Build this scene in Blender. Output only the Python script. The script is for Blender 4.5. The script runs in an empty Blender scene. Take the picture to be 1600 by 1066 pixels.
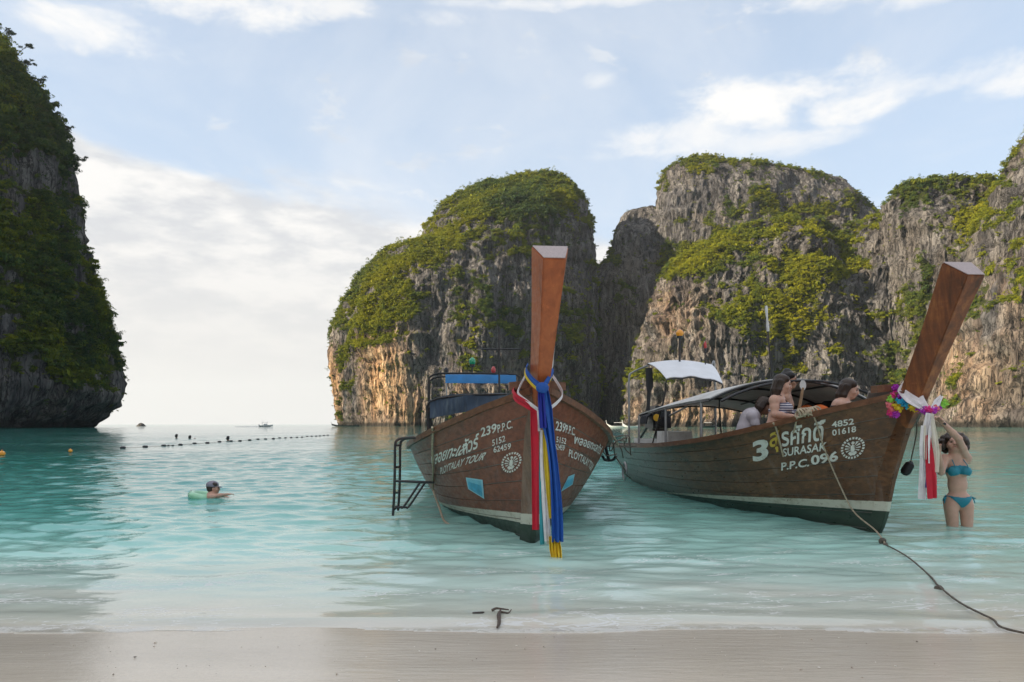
import bpy, bmesh, math, random
import numpy as np
from mathutils import Vector, Matrix

random.seed(7)
RNG = np.random.default_rng(7)
SC = bpy.context.scene
COL = SC.collection
R = math.radians

# ------------------------------------------------------------------ camera, sky, sun, exposure
F, HZ, CX, HC = 1156.0, 663.0, 800.0, 1.15      # focal length and horizon of the photograph (in its pixels), eye height
cam_d = bpy.data.cameras.new('camera'); cam = bpy.data.objects.new('camera', cam_d); COL.objects.link(cam)
cam.location = (0, 0, HC); cam.rotation_euler = (R(90), 0, 0)
cam_d.sensor_width = 36; cam_d.lens = F / 1600 * 36; cam_d.shift_y = (HZ - 533) / 1600
cam_d.clip_start = 0.1; cam_d.clip_end = 60000
SC.camera = cam

SUN_EL = R(23); SUN_AZ = math.atan2(-0.965, -0.26)     # from the left and a little behind the camera
TOSUN = Vector((math.sin(SUN_AZ) * math.cos(SUN_EL), math.cos(SUN_AZ) * math.cos(SUN_EL), math.sin(SUN_EL)))
sun_d = bpy.data.lights.new('sun', 'SUN'); sun_d.energy = 5.0; sun_d.angle = R(0.6); sun_d.color = (1.0, 0.84, 0.62)
sun = bpy.data.objects.new('sun', sun_d); COL.objects.link(sun)
sun.rotation_euler = (-TOSUN).to_track_quat('-Z', 'Y').to_euler(); sun.location = (-60, -30, 80)

SC.view_settings.view_transform = 'Standard'; SC.view_settings.look = 'None'
SC.view_settings.exposure = 1.2; SC.view_settings.gamma = 1.0; SC.view_settings.use_curve_mapping = False
SC.render.engine = 'CYCLES'
SC.cycles.use_denoising = True
SC.cycles.max_bounces = 6; SC.cycles.transparent_max_bounces = 8; SC.cycles.volume_bounces = 1

W = bpy.data.worlds.new('World'); SC.world = W; W.use_nodes = True

class NT:
    """small helper for building node trees"""
    def __init__(s, tree): s.t = tree; s.n = tree.nodes; s.l = tree.links
    def node(s, typ, **kw):
        n = s.n.new(typ)
        for k, v in kw.items(): setattr(n, k, v)
        return n
    def put(s, sock, v):
        if v is None: return
        if hasattr(v, 'default_value') or isinstance(v, bpy.types.NodeSocket): s.l.new(v, sock)
        elif isinstance(v, (tuple, list)) and len(v) == 3 and sock.type == 'RGBA': sock.default_value = (*v, 1)
        else: sock.default_value = v
    def math(s, op, a, b=None, c=None, clamp=False):
        n = s.node('ShaderNodeMath', operation=op, use_clamp=clamp)
        s.put(n.inputs[0], a); s.put(n.inputs[1], b)
        if c is not None: s.put(n.inputs[2], c)
        return n.outputs[0]
    def vmath(s, op, a, b=None, out=0):
        n = s.node('ShaderNodeVectorMath', operation=op)
        s.put(n.inputs[0], a)
        if b is not None: s.put(n.inputs['Scale'] if op == 'SCALE' else n.inputs[1], b)
        return n.outputs[out]
    def sep(s, v): 
        n = s.node('ShaderNodeSeparateXYZ'); s.put(n.inputs[0], v); return n.outputs
    def comb(s, x, y, z):
        n = s.node('ShaderNodeCombineXYZ')
        for i, v in enumerate((x, y, z)): s.put(n.inputs[i], v)
        return n.outputs[0]
    def noise(s, vec, scale=1, detail=4, rough=.55, lac=2.0, dist=0.0):
        n = s.node('ShaderNodeTexNoise'); s.put(n.inputs['Vector'], vec)
        s.put(n.inputs['Scale'], scale); s.put(n.inputs['Detail'], detail); s.put(n.inputs['Roughness'], rough)
        s.put(n.inputs['Lacunarity'], lac); s.put(n.inputs['Distortion'], dist)
        return n.outputs['Fac']
    def smooth(s, v, a, b, lo=0.0, hi=1.0):
        n = s.node('ShaderNodeMapRange', interpolation_type='SMOOTHSTEP')
        s.put(n.inputs['Value'], v); s.put(n.inputs['From Min'], a); s.put(n.inputs['From Max'], b)
        s.put(n.inputs['To Min'], lo); s.put(n.inputs['To Max'], hi)
        return n.outputs[0]
    def lin(s, v, a, b, lo=0.0, hi=1.0):
        n = s.node('ShaderNodeMapRange'); n.clamp = True
        s.put(n.inputs['Value'], v); s.put(n.inputs['From Min'], a); s.put(n.inputs['From Max'], b)
        s.put(n.inputs['To Min'], lo); s.put(n.inputs['To Max'], hi)
        return n.outputs[0]
    def mix(s, f, a, b, mode='MIX'):
        n = s.node('ShaderNodeMix', data_type='RGBA', blend_type=mode)
        s.put(n.inputs[0], f); s.put(n.inputs[6], a); s.put(n.inputs[7], b)
        return n.outputs[2]
    def ramp(s, f, stops):
        n = s.node('ShaderNodeValToRGB'); e = n.color_ramp.elements
        while len(e) < len(stops): e.new(0.5)
        for i, (p, c) in enumerate(stops): e[i].position = p; e[i].color = (*c, 1)
        s.put(n.inputs[0], f); return n.outputs[0]
    def bump(s, h, strength=.5, dist=.02, normal=None):
        n = s.node('ShaderNodeBump'); s.put(n.inputs['Height'], h)
        n.inputs['Strength'].default_value = strength; n.inputs['Distance'].default_value = dist
        if normal is not None: s.put(n.inputs['Normal'], normal)
        return n.outputs[0]
    def attr(s, name, typ='GEOMETRY'):
        n = s.node('ShaderNodeAttribute', attribute_name=name, attribute_type=typ); return n

def build_world():
    W.node_tree.nodes.clear(); t = NT(W.node_tree)
    out = t.node('ShaderNodeOutputWorld'); bg = t.node('ShaderNodeBackground')
    t.l.new(bg.outputs[0], out.inputs[0])
    sky = t.node('ShaderNodeTexSky', sky_type='NISHITA'); sky.sun_disc = False
    sky.sun_elevation = SUN_EL; sky.sun_rotation = SUN_AZ; sky.air_density = 1.0; sky.dust_density = 1.6; sky.ozone_density = 1.2
    d = t.node('ShaderNodeTexCoord').outputs['Generated']
    x, y, z = t.sep(d)
    h = t.math('SQRT', t.math('ADD', t.math('MULTIPLY', x, x), t.math('MULTIPLY', y, y)))
    h = t.math('MAXIMUM', h, 0.02)
    nx = t.math('DIVIDE', x, h); ny = t.math('DIVIDE', y, h); e = t.math('DIVIDE', z, h)
    e0 = t.math('MAXIMUM', e, 0.0)
    # clouds live on a flat ceiling: project the direction onto it so they shrink towards the horizon
    k = t.math('DIVIDE', 1.0, t.math('ADD', e0, 0.16))
    cu = t.comb(t.math('MULTIPLY', nx, k), t.math('MULTIPLY', ny, k), 0.0)
    wide = t.comb(t.math('MULTIPLY', nx, 3.2), t.math('MULTIPLY', ny, 3.2), t.math('MULTIPLY', e, 9.0))
    n1 = t.noise(wide, 1.25, 7, .56, dist=.35)
    n2 = t.noise(cu, .9, 8, .62, dist=.6)
    n3 = t.noise(t.comb(t.math('MULTIPLY', nx, 2.4), t.math('MULTIPLY', ny, 2.4), t.math('MULTIPLY', e, 4.2)), 4.2, 10, .60, dist=.25)
    # a bank of cloud low over the sea, its top edge sinking from west to east
    edge = t.math('MULTIPLY_ADD', nx, -0.19, 0.268)
    edge = t.math('ADD', edge, t.math('MULTIPLY', t.math('SUBTRACT', n1, .5), .20))
    bank = t.smooth(t.math('SUBTRACT', edge, e), -0.012, 0.035)
    # thin high cloud, with unseen cover added overhead to fill the shaded foreground
    veil_fill = t.math('MAXIMUM', t.smooth(n2, .38, .68, .0, .85), t.smooth(e, .5, 1.3))
    # small heaps of cloud
    heap = t.smooth(t.math('ADD', n3, t.math('MULTIPLY', n2, .25)), .70, .80)
    def puff(az, el, ra, re, w):
        a = t.math('DIVIDE', t.math('SUBTRACT', nx, az), ra); b = t.math('DIVIDE', t.math('SUBTRACT', e, el), re)
        q = t.math('ADD', t.math('MULTIPLY', a, a), t.math('MULTIPLY', b, b))
        q = t.math('SUBTRACT', 1.0, q)
        q = t.math('ADD', q, t.math('MULTIPLY', t.math('SUBTRACT', n3, .52), 6.5))
        return t.math('MULTIPLY', t.math('MULTIPLY', t.smooth(q, -.7, 1.5), w), t.smooth(ny, .2, .4))
    p = [puff(.33, .412, .105, .036, 1.0), puff(.41, .395, .08, .024, .9), puff(.49, .405, .10, .022, .7), puff(.22, .375, .10, .03, .75), puff(.30, .36, .12, .02, .6), puff(.45, .56, .12, .05, .9), puff(.50, .515, .06, .02, .7),
         puff(-.40, .53, .12, .040, .95), puff(-.47, .465, .08, .028, .9), puff(-.33, .56, .14, .03, .7), puff(-.50, .57, .1, .03, .7), puff(-.10, .545, .05, .012, .5), puff(.115, .462, .022, .012, .55),
         puff(.10, .57, .2, .012, .7), puff(.58, .385, .06, .02, .8)]
    pm = p[0]
    for q in p[1:]: pm = t.math('MAXIMUM', pm, q)
    shade = t.noise(wide, 3.4, 6, .6)
    blue = t.vmath('SCALE', sky.outputs[0], SKY_K)
    # milky air: the sky pales towards the horizon
    pale = t.smooth(e, .75, .0, .50, .85)
    base = t.mix(pale, blue, (0.305, 0.358, 0.428))
    white = t.mix(t.smooth(shade, .35, .65), (0.32, 0.328, 0.342), (0.435, 0.428, 0.418))
    warm = t.mix(t.smooth(e, .30, .02), white, (0.368, 0.360, 0.350))
    c = t.mix(t.math('MULTIPLY', veil_fill, t.smooth(e, .5, 1.3, .55, .95)), base, (0.405, 0.412, 0.425))
    c = t.mix(t.math('MULTIPLY', heap, .35), c, white)
    c = t.mix(bank, c, warm)
    c = t.mix(pm, c, (0.455, 0.447, 0.435))
    # below the horizon: dull sea colour
    c = t.mix(t.smooth(e, -.002, -.03), c, (0.16, 0.24, 0.24))
    t.put(bg.inputs[0], c); bg.inputs[1].default_value = 1.0
SKY_K = 0.09
build_world()

# ------------------------------------------------------------------ numpy noise
def _hash(ix, iy, iz, seed):
    h = (ix.astype(np.int64) * 374761393 + iy.astype(np.int64) * 668265263 + iz.astype(np.int64) * 2147483647 + seed * 144665) & 0xFFFFFFFF
    h = ((h ^ (h >> 13)) * 1274126177) & 0xFFFFFFFF
    return (h ^ (h >> 16)) & 0xFFFFFFFF
def vnoise(P, seed=0):
    """gradient noise about -0.8..0.8"""
    P = np.asarray(P, dtype=np.float64); i = np.floor(P).astype(np.int64); f = P - i
    u = f * f * f * (f * (f * 6 - 15) + 10); r = 0
    for dx in (0, 1):
        wx = u[:, 0] if dx else 1 - u[:, 0]
        for dy in (0, 1):
            wy = u[:, 1] if dy else 1 - u[:, 1]
            for dz in (0, 1):
                wz = u[:, 2] if dz else 1 - u[:, 2]
                h = _hash(i[:, 0] + dx, i[:, 1] + dy, i[:, 2] + dz, seed)
                gx = ((h & 255) / 127.5 - 1); gy = (((h >> 8) & 255) / 127.5 - 1); gz = (((h >> 16) & 255) / 127.5 - 1)
                r = r + wx * wy * wz * (gx * (f[:, 0] - dx) + gy * (f[:, 1] - dy) + gz * (f[:, 2] - dz))
    return r * 1.25
def fbm(P, octv=4, seed=0, gain=.5):
    a, r, P = 1.0, 0, np.asarray(P, float)
    for k in range(octv): r = r + a * vnoise(P, seed + k * 17); a *= gain; P = P * 2.03 + 5.3
    return r
def ridged(P, octv=4, seed=0):
    a, r, P = 1.0, 0, np.asarray(P, float)
    for k in range(octv): r = r + a * (1 - 2.2 * np.abs(vnoise(P, seed + k * 13))); a *= .5; P = P * 2.1 + 3.1
    return r / 1.5
def sstep(x, a, b):
    t = np.clip((x - a) / (b - a), 0, 1); return t * t * (3 - 2 * t)

# ------------------------------------------------------------------ helpers
def at(px, py, d):
    """world point seen at photo pixel (px,py) at depth d"""
    return np.array([(px - CX) * d / F, d, HC + (HZ - py) * d / F])
def pix(P):
    P = np.atleast_2d(P); return np.stack([CX + F * P[:, 0] / P[:, 1], HZ - F * (P[:, 2] - HC) / P[:, 1]], 1)

def tag(o, label=None, cat=None, group=None, kind=None):
    if label: o['label'] = label
    if cat: o['category'] = cat
    if group: o['group'] = group
    if kind: o['kind'] = kind
    return o
def empty(name, loc=(0, 0, 0), rotz=0):
    o = bpy.data.objects.new(name, None); COL.objects.link(o); o.location = loc; o.rotation_euler = (0, 0, rotz)
    o.empty_display_size = .2; return o
def link(name, me, mat=None, parent=None, loc=None):
    o = bpy.data.objects.new(name, me); COL.objects.link(o)
    if mat is not None and not me.materials:
        for m in (mat if isinstance(mat, (list, tuple)) else [mat]): me.materials.append(m)
    if parent is not None: o.parent = parent
    if loc is not None: o.location = loc
    return o
def fix_normals(me):
    bm = bmesh.new(); bm.from_mesh(me); bmesh.ops.recalc_face_normals(bm, faces=bm.faces); bm.to_mesh(me); bm.free()

class MB:
    def __init__(s): s.v = []; s.f = []; s.n = 0
    def raw(s, v, f):
        v = np.asarray(v, float).reshape(-1, 3)
        s.v.append(v); s.f += [tuple(int(i) + s.n for i in q) for q in f]; s.n += len(v); return s
    def grid(s, P, close_u=False, close_v=False):
        """P (m,n,3)"""
        P = np.asarray(P, float); m, n = P.shape[:2]; f = []
        for i in range(m if close_u else m - 1):
            for j in range(n if close_v else n - 1):
                a, b = i, (i + 1) % m; c, d = j, (j + 1) % n
                f.append((a * n + c, b * n + c, b * n + d, a * n + d))
        return s.raw(P.reshape(-1, 3), f)
    def box(s, c, size, rot=None, taper=1.0):
        x, y, z = np.array(size) / 2
        v = np.array([[-x, -y, -z], [x, -y, -z], [x, y, -z], [-x, y, -z], [-x * taper, -y * taper, z], [x * taper, -y * taper, z], [x * taper, y * taper, z], [-x * taper, y * taper, z]])
        if rot is not None: v = v @ np.array(rot).T
        return s.raw(v + np.array(c), [(0, 3, 2, 1), (4, 5, 6, 7), (0, 1, 5, 4), (1, 2, 6, 5), (2, 3, 7, 6), (3, 0, 4, 7)])
    def tube(s, path, r, seg=8, caps=True, flat=1.0):
        path = np.asarray(path, float); m = len(path); rr = np.broadcast_to(np.asarray(r, float), (m,))
        tan = np.gradient(path, axis=0); tan /= np.linalg.norm(tan, axis=1)[:, None] + 1e-12
        up = np.array([0, 0, 1.0]) if abs(tan[0][2]) < .9 else np.array([1.0, 0, 0])
        a = np.cross(tan[0], up); a /= np.linalg.norm(a); P = np.zeros((m, seg, 3))
        for i in range(m):
            a = a - tan[i] * np.dot(a, tan[i]); a /= np.linalg.norm(a) + 1e-12; b = np.cross(tan[i], a)
            for k in range(seg):
                q = 2 * math.pi * k / seg; P[i, k] = path[i] + rr[i] * (math.cos(q) * a + math.sin(q) * b * flat)
        base = s.n; s.grid(P, close_v=True)
        if caps:
            s.f.append(tuple(base + k for k in range(seg))[::-1]); s.f.append(tuple(base + (m - 1) * seg + k for k in range(seg)))
        return s
    def rev(s, prof, seg=16, c=(0, 0, 0), axis=None):
        """lathe of (r,z) pairs round z, then turned by a 3x3 matrix"""
        P = np.array([[(r * math.cos(2 * math.pi * k / seg), r * math.sin(2 * math.pi * k / seg), z) for k in range(seg)] for r, z in prof])
        if axis is not None: P = P @ np.array(axis).T
        base = s.n; m = len(prof); s.grid(P + np.array(c), close_v=True)
        s.f.append(tuple(base + k for k in range(seg))[::-1]); s.f.append(tuple(base + (m - 1) * seg + k for k in range(seg)))
        return s
    def ball(s, c, r, seg=10, rings=6, scale=(1, 1, 1)):
        pr = [(max(1e-4, math.sin(math.pi * i / rings)) * r, -math.cos(math.pi * i / rings) * r) for i in range(rings + 1)]
        P = np.array([[(a * math.cos(2 * math.pi * k / seg), a * math.sin(2 * math.pi * k / seg), z) for k in range(seg)] for a, z in pr]) * np.array(scale)
        return s.grid(P + np.array(c), close_v=True)
    def sheet(s, P, th):
        """a grid with thickness"""
        P = np.asarray(P, float); m, n = P.shape[:2]
        N = np.cross(np.gradient(P, axis=0), np.gradient(P, axis=1)); N /= np.linalg.norm(N, axis=2)[..., None] + 1e-12
        A = P + N * th / 2; B = P - N * th / 2; base = s.n
        s.grid(A); s.grid(B[:, ::-1])
        idx = lambda i, j: base + i * n + j
        jdx = lambda i, j: base + m * n + i * n + (n - 1 - j)
        for i in range(m - 1):
            for j in (0, n - 1): s.f.append((idx(i, j), jdx(i, j), jdx(i + 1, j), idx(i + 1, j)))
        for j in range(n - 1):
            for i in (0, m - 1): s.f.append((idx(i, j), idx(i, j + 1), jdx(i, j + 1), jdx(i, j)))
        return s
    def mesh(s, name, smooth=True, fixn=True):
        me = bpy.data.meshes.new(name); me.from_pydata(np.concatenate(s.v).tolist(), [], s.f); me.update()
        if fixn: fix_normals(me)
        if smooth:
            me.shade_smooth()
            try: me.set_sharp_from_angle(angle=R(38))
            except Exception: pass
        return me
    def build(s, name, mat=None, parent=None, smooth=True):
        return link(name, s.mesh(name, smooth), mat, parent)

def spline(pts, n=40):
    """Catmull-Rom through points"""
    p = np.asarray(pts, float); p = np.vstack([2 * p[0] - p[1], p, 2 * p[-1] - p[-2]]); out = []
    m = len(p) - 3; per = max(2, n // m)
    for i in range(m):
        for k in range(per):
            t = k / per; a, b, c, d = p[i:i + 4]
            out.append(.5 * (2 * b + (c - a) * t + (2 * a - 5 * b + 4 * c - d) * t * t + (3 * b - a - 3 * c + d) * t ** 3))
    out.append(p[-2]); return np.array(out)

# ------------------------------------------------------------------ materials
def new_mat(name):
    m = bpy.data.materials.new(name); m.use_nodes = True; m.node_tree.nodes.clear(); t = NT(m.node_tree)
    out = t.node('ShaderNodeOutputMaterial'); p = t.node('ShaderNodeBsdfPrincipled'); t.l.new(p.outputs[0], out.inputs[0])
    return m, t, p, out
def simple(name, col, rough=.5, var=.12, scale=9.0, bump=.0, metal=0.0, spec=.5, dirt=None, stretch=(1, 1, 1), coat=0):
    m, t, p, out = new_mat(name)
    co = t.node('ShaderNodeTexCoord').outputs['Object']
    co = t.vmath('MULTIPLY', co, stretch)
    n = t.noise(co, scale, 5, .6)
    c = t.mix(t.lin(n, .3, .7), tuple(v * (1 - var) for v in col), tuple(min(1, v * (1 + var)) for v in col))
    if dirt:
        n2 = t.noise(co, scale * .35, 6, .65); c = t.mix(t.smooth(n2, .5, .68, 0, dirt[1]), c, dirt[0])
    t.put(p.inputs['Base Color'], c); t.put(p.inputs['Roughness'], t.lin(n, .2, .8, max(0, rough - .08), min(1, rough + .08)))
    p.inputs['Metallic'].default_value = metal; p.inputs['Specular IOR Level'].default_value = spec
    if coat: p.inputs['Coat Weight'].default_value = coat; p.inputs['Coat Roughness'].default_value = .2
    if bump: t.put(p.inputs['Normal'], t.bump(n, bump, .01))
    return m

# ------------------------------------------------------------------ setting: sand, sea, cliffs
def sand_z(y, x=None):
    y = np.asarray(y, float)
    ys = [-60, -8, 0, 3, 4.1, 6, 9, 14, 40, 120, 9000]
    zs = [3.0, .50, .20, .075, 0.004, -.17, -.55, -1.0, -2.6, -6.5, -9]
    z = np.interp(y, ys, zs)
    if x is not None:                                        # west seabed deepened so the water colour carries the cliff's dark reflection and shade
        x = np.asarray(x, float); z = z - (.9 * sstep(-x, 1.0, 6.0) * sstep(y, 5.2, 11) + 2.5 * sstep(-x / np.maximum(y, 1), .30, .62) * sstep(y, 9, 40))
    return z

def mat_sand():
    m, t, p, out = new_mat('wet_sand')
    pos = t.node('ShaderNodeNewGeometry').outputs['Position']
    n = t.noise(t.vmath('MULTIPLY', pos, (.5, 2.2, 1)), 1.3, 6, .6); fine = t.noise(pos, 60, 4, .7); mid = t.noise(t.vmath('MULTIPLY', pos, (1, 5, 1)), 5, 5, .6)
    c = t.mix(t.lin(n, .3, .7), (.66, .565, .45), (.79, .69, .565))
    c = t.mix(t.lin(fine, .3, .75, 0, .35), c, (.50, .43, .35))
    x, y, z = t.sep(pos)
    wet = t.smooth(t.math('ADD', y, t.math('MULTIPLY', t.math('SUBTRACT', n, .5), 1.3)), 1.2, 3.4)
    damp = t.smooth(t.math('ADD', y, t.math('MULTIPLY', t.math('SUBTRACT', t.noise(t.vmath('MULTIPLY', pos, (.6, 1.4, 1)), 1.0, 6, .6), .5), 1.1)), 2.6, 3.7, 0, .45)
    t.put(p.inputs['Base Color'], t.mix(damp, c, (.42, .37, .31)))
    t.put(p.inputs['Roughness'], t.lin(wet, 0, 1, .6, .17))
    b = t.bump(fine, .22, .003); b = t.bump(mid, .35, .010, b); t.put(p.inputs['Normal'], b)
    return m
def mat_water():
    m, t, p, out = new_mat('sea_water')
    pos = t.node('ShaderNodeNewGeometry').outputs['Position']
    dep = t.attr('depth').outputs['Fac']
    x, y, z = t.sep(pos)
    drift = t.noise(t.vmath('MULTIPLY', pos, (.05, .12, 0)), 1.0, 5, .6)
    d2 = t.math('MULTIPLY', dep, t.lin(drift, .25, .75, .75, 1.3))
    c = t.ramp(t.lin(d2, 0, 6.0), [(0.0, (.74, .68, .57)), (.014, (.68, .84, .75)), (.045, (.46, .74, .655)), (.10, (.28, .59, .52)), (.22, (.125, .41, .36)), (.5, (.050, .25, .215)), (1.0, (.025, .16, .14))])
    # milky suspended sand stirred up by the wash
    milk = t.noise(t.vmath('MULTIPLY', pos, (.35, 1.0, 0)), 1.1, 6, .62)
    c = t.mix(t.math('MULTIPLY', t.smooth(milk, .47, .68), t.smooth(dep, .20, .02, 0, .8)), c, (.82, .76, .66))
    # foam: thin lacy lines near the edge
    fv = t.vmath('MULTIPLY', pos, (1.0, 2.6, 0))
    warp = t.noise(fv, 1.7, 4, .6); wv = t.vmath('ADD', fv, t.comb(t.math('MULTIPLY', warp, 1.6), t.math('MULTIPLY', warp, 1.1), 0.0))
    vor = t.node('ShaderNodeTexVoronoi', feature='DISTANCE_TO_EDGE'); t.put(vor.inputs['Vector'], wv); vor.inputs['Scale'].default_value = 3.2
    lace = t.smooth(vor.outputs['Distance'], .075, .01)
    patch = t.noise(t.vmath('MULTIPLY', pos, (.5, 1.3, 0)), 1.4, 5, .65)
    foam = t.math('MULTIPLY', t.math('MULTIPLY', lace, t.smooth(patch, .46, .62)), t.smooth(dep, .6, .02, 0, .85))
    edge = t.math('MULTIPLY', t.smooth(dep, .010, .0, 0, .7), t.smooth(t.noise(pos, 5, 4, .7), .35, .6))
    foam = t.math('MAXIMUM', foam, edge)
    c = t.mix(foam, c, (.86, .86, .84))
    t.put(p.inputs['Base Color'], c); p.inputs['IOR'].default_value = 1.333
    t.put(p.inputs['Roughness'], t.mix(foam, (.04,) * 3, (.6,) * 3))
    # ripples too fine for the mesh
    s1 = t.noise(t.vmath('MULTIPLY', pos, (1.0, 1.9, 0)), 2.0, 4, .6, dist=.4)
    s2 = t.noise(t.vmath('MULTIPLY', pos, (1.0, 1.8, 0)), 8.0, 3, .6)
    calm = t.smooth(t.noise(t.vmath('MULTIPLY', pos, (.03, .09, 0)), 1.0, 3, .5), .35, .65, .45, 1.0)
    hgt = t.math('ADD', t.math('MULTIPLY', t.math('MULTIPLY', s1, .07), t.lin(y, 8, 45, .12, 1.0)), t.math('MULTIPLY', s2, .010))
    hgt = t.math('MULTIPLY', hgt, t.math('MULTIPLY', calm, t.lin(dep, 0, .5, .35, 1.0)))
    b = t.node('ShaderNodeBump'); b.inputs['Strength'].default_value = 1.0; b.inputs['Distance'].default_value = 1.0
    t.put(b.inputs['Height'], hgt); t.put(p.inputs['Normal'], b.outputs[0])
    tr = t.node('ShaderNodeBsdfTransparent'); tr.inputs[0].default_value = (.93, .99, .97, 1)
    mixs = t.node('ShaderNodeMixShader')
    a = t.math('SUBTRACT', 1.0, t.math('POWER', 2.718, t.math('MULTIPLY', dep, -12.0)))
    a = t.math('MAXIMUM', a, foam); a = t.math('MAXIMUM', a, .85)
    t.put(mixs.inputs[0], a); t.l.new(tr.outputs[0], mixs.inputs[1]); t.l.new(p.outputs[0], mixs.inputs[2])
    t.l.new(mixs.outputs[0], out.inputs[0])
    return m

def build_ground():
    ys = np.concatenate([np.linspace(-60, -2, 12), np.linspace(-1, 16, 110), np.geomspace(17, 3600, 40)])
    xs = np.concatenate([-np.geomspace(3600, 14, 24), np.linspace(-13, 13, 150), np.geomspace(14, 3600, 24)])
    X, Y = np.meshgrid(xs, ys, indexing='ij')
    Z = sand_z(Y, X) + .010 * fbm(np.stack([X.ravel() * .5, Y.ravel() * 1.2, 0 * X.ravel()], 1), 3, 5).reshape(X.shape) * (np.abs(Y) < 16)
    o = MB().grid(np.stack([X, Y, Z], 2)).build('beach_sand', mat_sand())
    tag(o, 'pale wet sand of the beach running under the shallow water', kind='structure')
    if o.data.polygons[0].normal.z < 0: o.data.flip_normals()

def build_water():
    ys = np.concatenate([np.geomspace(3.2, 100, 700), np.geomspace(101, 3600, 110)]); ny, nx = len(ys), 540; u = np.linspace(-1, 1, nx)
    Y = np.repeat(ys[:, None], nx, 1); X = u[None, :] * (Y * .95 + 4)
    P = np.stack([X.ravel(), Y.ravel(), 0 * X.ravel()], 1); h = np.zeros(len(P)); rs = np.random.default_rng(3)
    gy = np.gradient(ys)[:, None].repeat(nx, 1).ravel(); gx = (Y * .95 + 4).ravel() * 2 / nx
    cell = np.maximum(gy, gx * .5)
    for k in range(40):
        L = .17 * 1.09 ** k * rs.uniform(.9, 1.1); th = rs.normal(0, .5) + .1
        kx, ky = math.sin(th) * 2 * math.pi / L, math.cos(th) * 2 * math.pi / L
        amp = (.037 if L < .7 else .037 * (.7 / L) ** 1.15) * L / 6.283
        ph = kx * P[:, 0] + ky * P[:, 1] + rs.uniform(0, 6.28) + 1.3 * vnoise(P * np.array([.25, .4, 0]) / max(.6, L) + k, 40 + k)
        h += amp * (1 - 2 * np.abs(np.sin(ph / 2)) ** 1.3) * np.clip((L / cell - 2.2) / 2.5, 0, 1)
    gust = .6 + .8 * sstep(vnoise(P * np.array([.05, .10, 0]), 9), -.4, .5)
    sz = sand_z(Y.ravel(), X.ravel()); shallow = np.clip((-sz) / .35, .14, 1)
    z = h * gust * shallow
    # the last little wave running up the sand
    z += .016 * np.exp(-((P[:, 1] - 4.35 - .16 * vnoise(np.stack([P[:, 0] * .55, 0 * P[:, 0], 0 * P[:, 0]], 1), 4)) / .17) ** 2)
    z += .012 * np.exp(-((P[:, 1] - 5.5 - .4 * vnoise(np.stack([P[:, 0] * .4, 0 * P[:, 0], 0 * P[:, 0] + 3], 1), 6)) / .3) ** 2)
    edge = 4.07 + .16 * fbm(np.stack([P[:, 0] * .38, 0 * P[:, 0], 0 * P[:, 0] + 9], 1), 5, 12)
    thin = np.clip((P[:, 1] - edge) / .25, -1, 1)
    z = np.where(thin < 1, np.where(thin < 0, sz - .03, z * thin + (1 - thin) * (sz + .003)), z)
    b = MB().grid(np.stack([X.ravel(), Y.ravel(), z], 1).reshape(ny, nx, 3))
    me = b.mesh('sea_water', True, False); me.shade_smooth()
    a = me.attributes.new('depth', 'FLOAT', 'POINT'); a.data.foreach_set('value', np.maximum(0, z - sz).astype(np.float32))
    if me.polygons[0].normal.z < 0: me.flip_normals()
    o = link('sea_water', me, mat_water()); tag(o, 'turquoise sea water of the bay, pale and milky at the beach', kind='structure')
    def _sz(): pass

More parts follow.
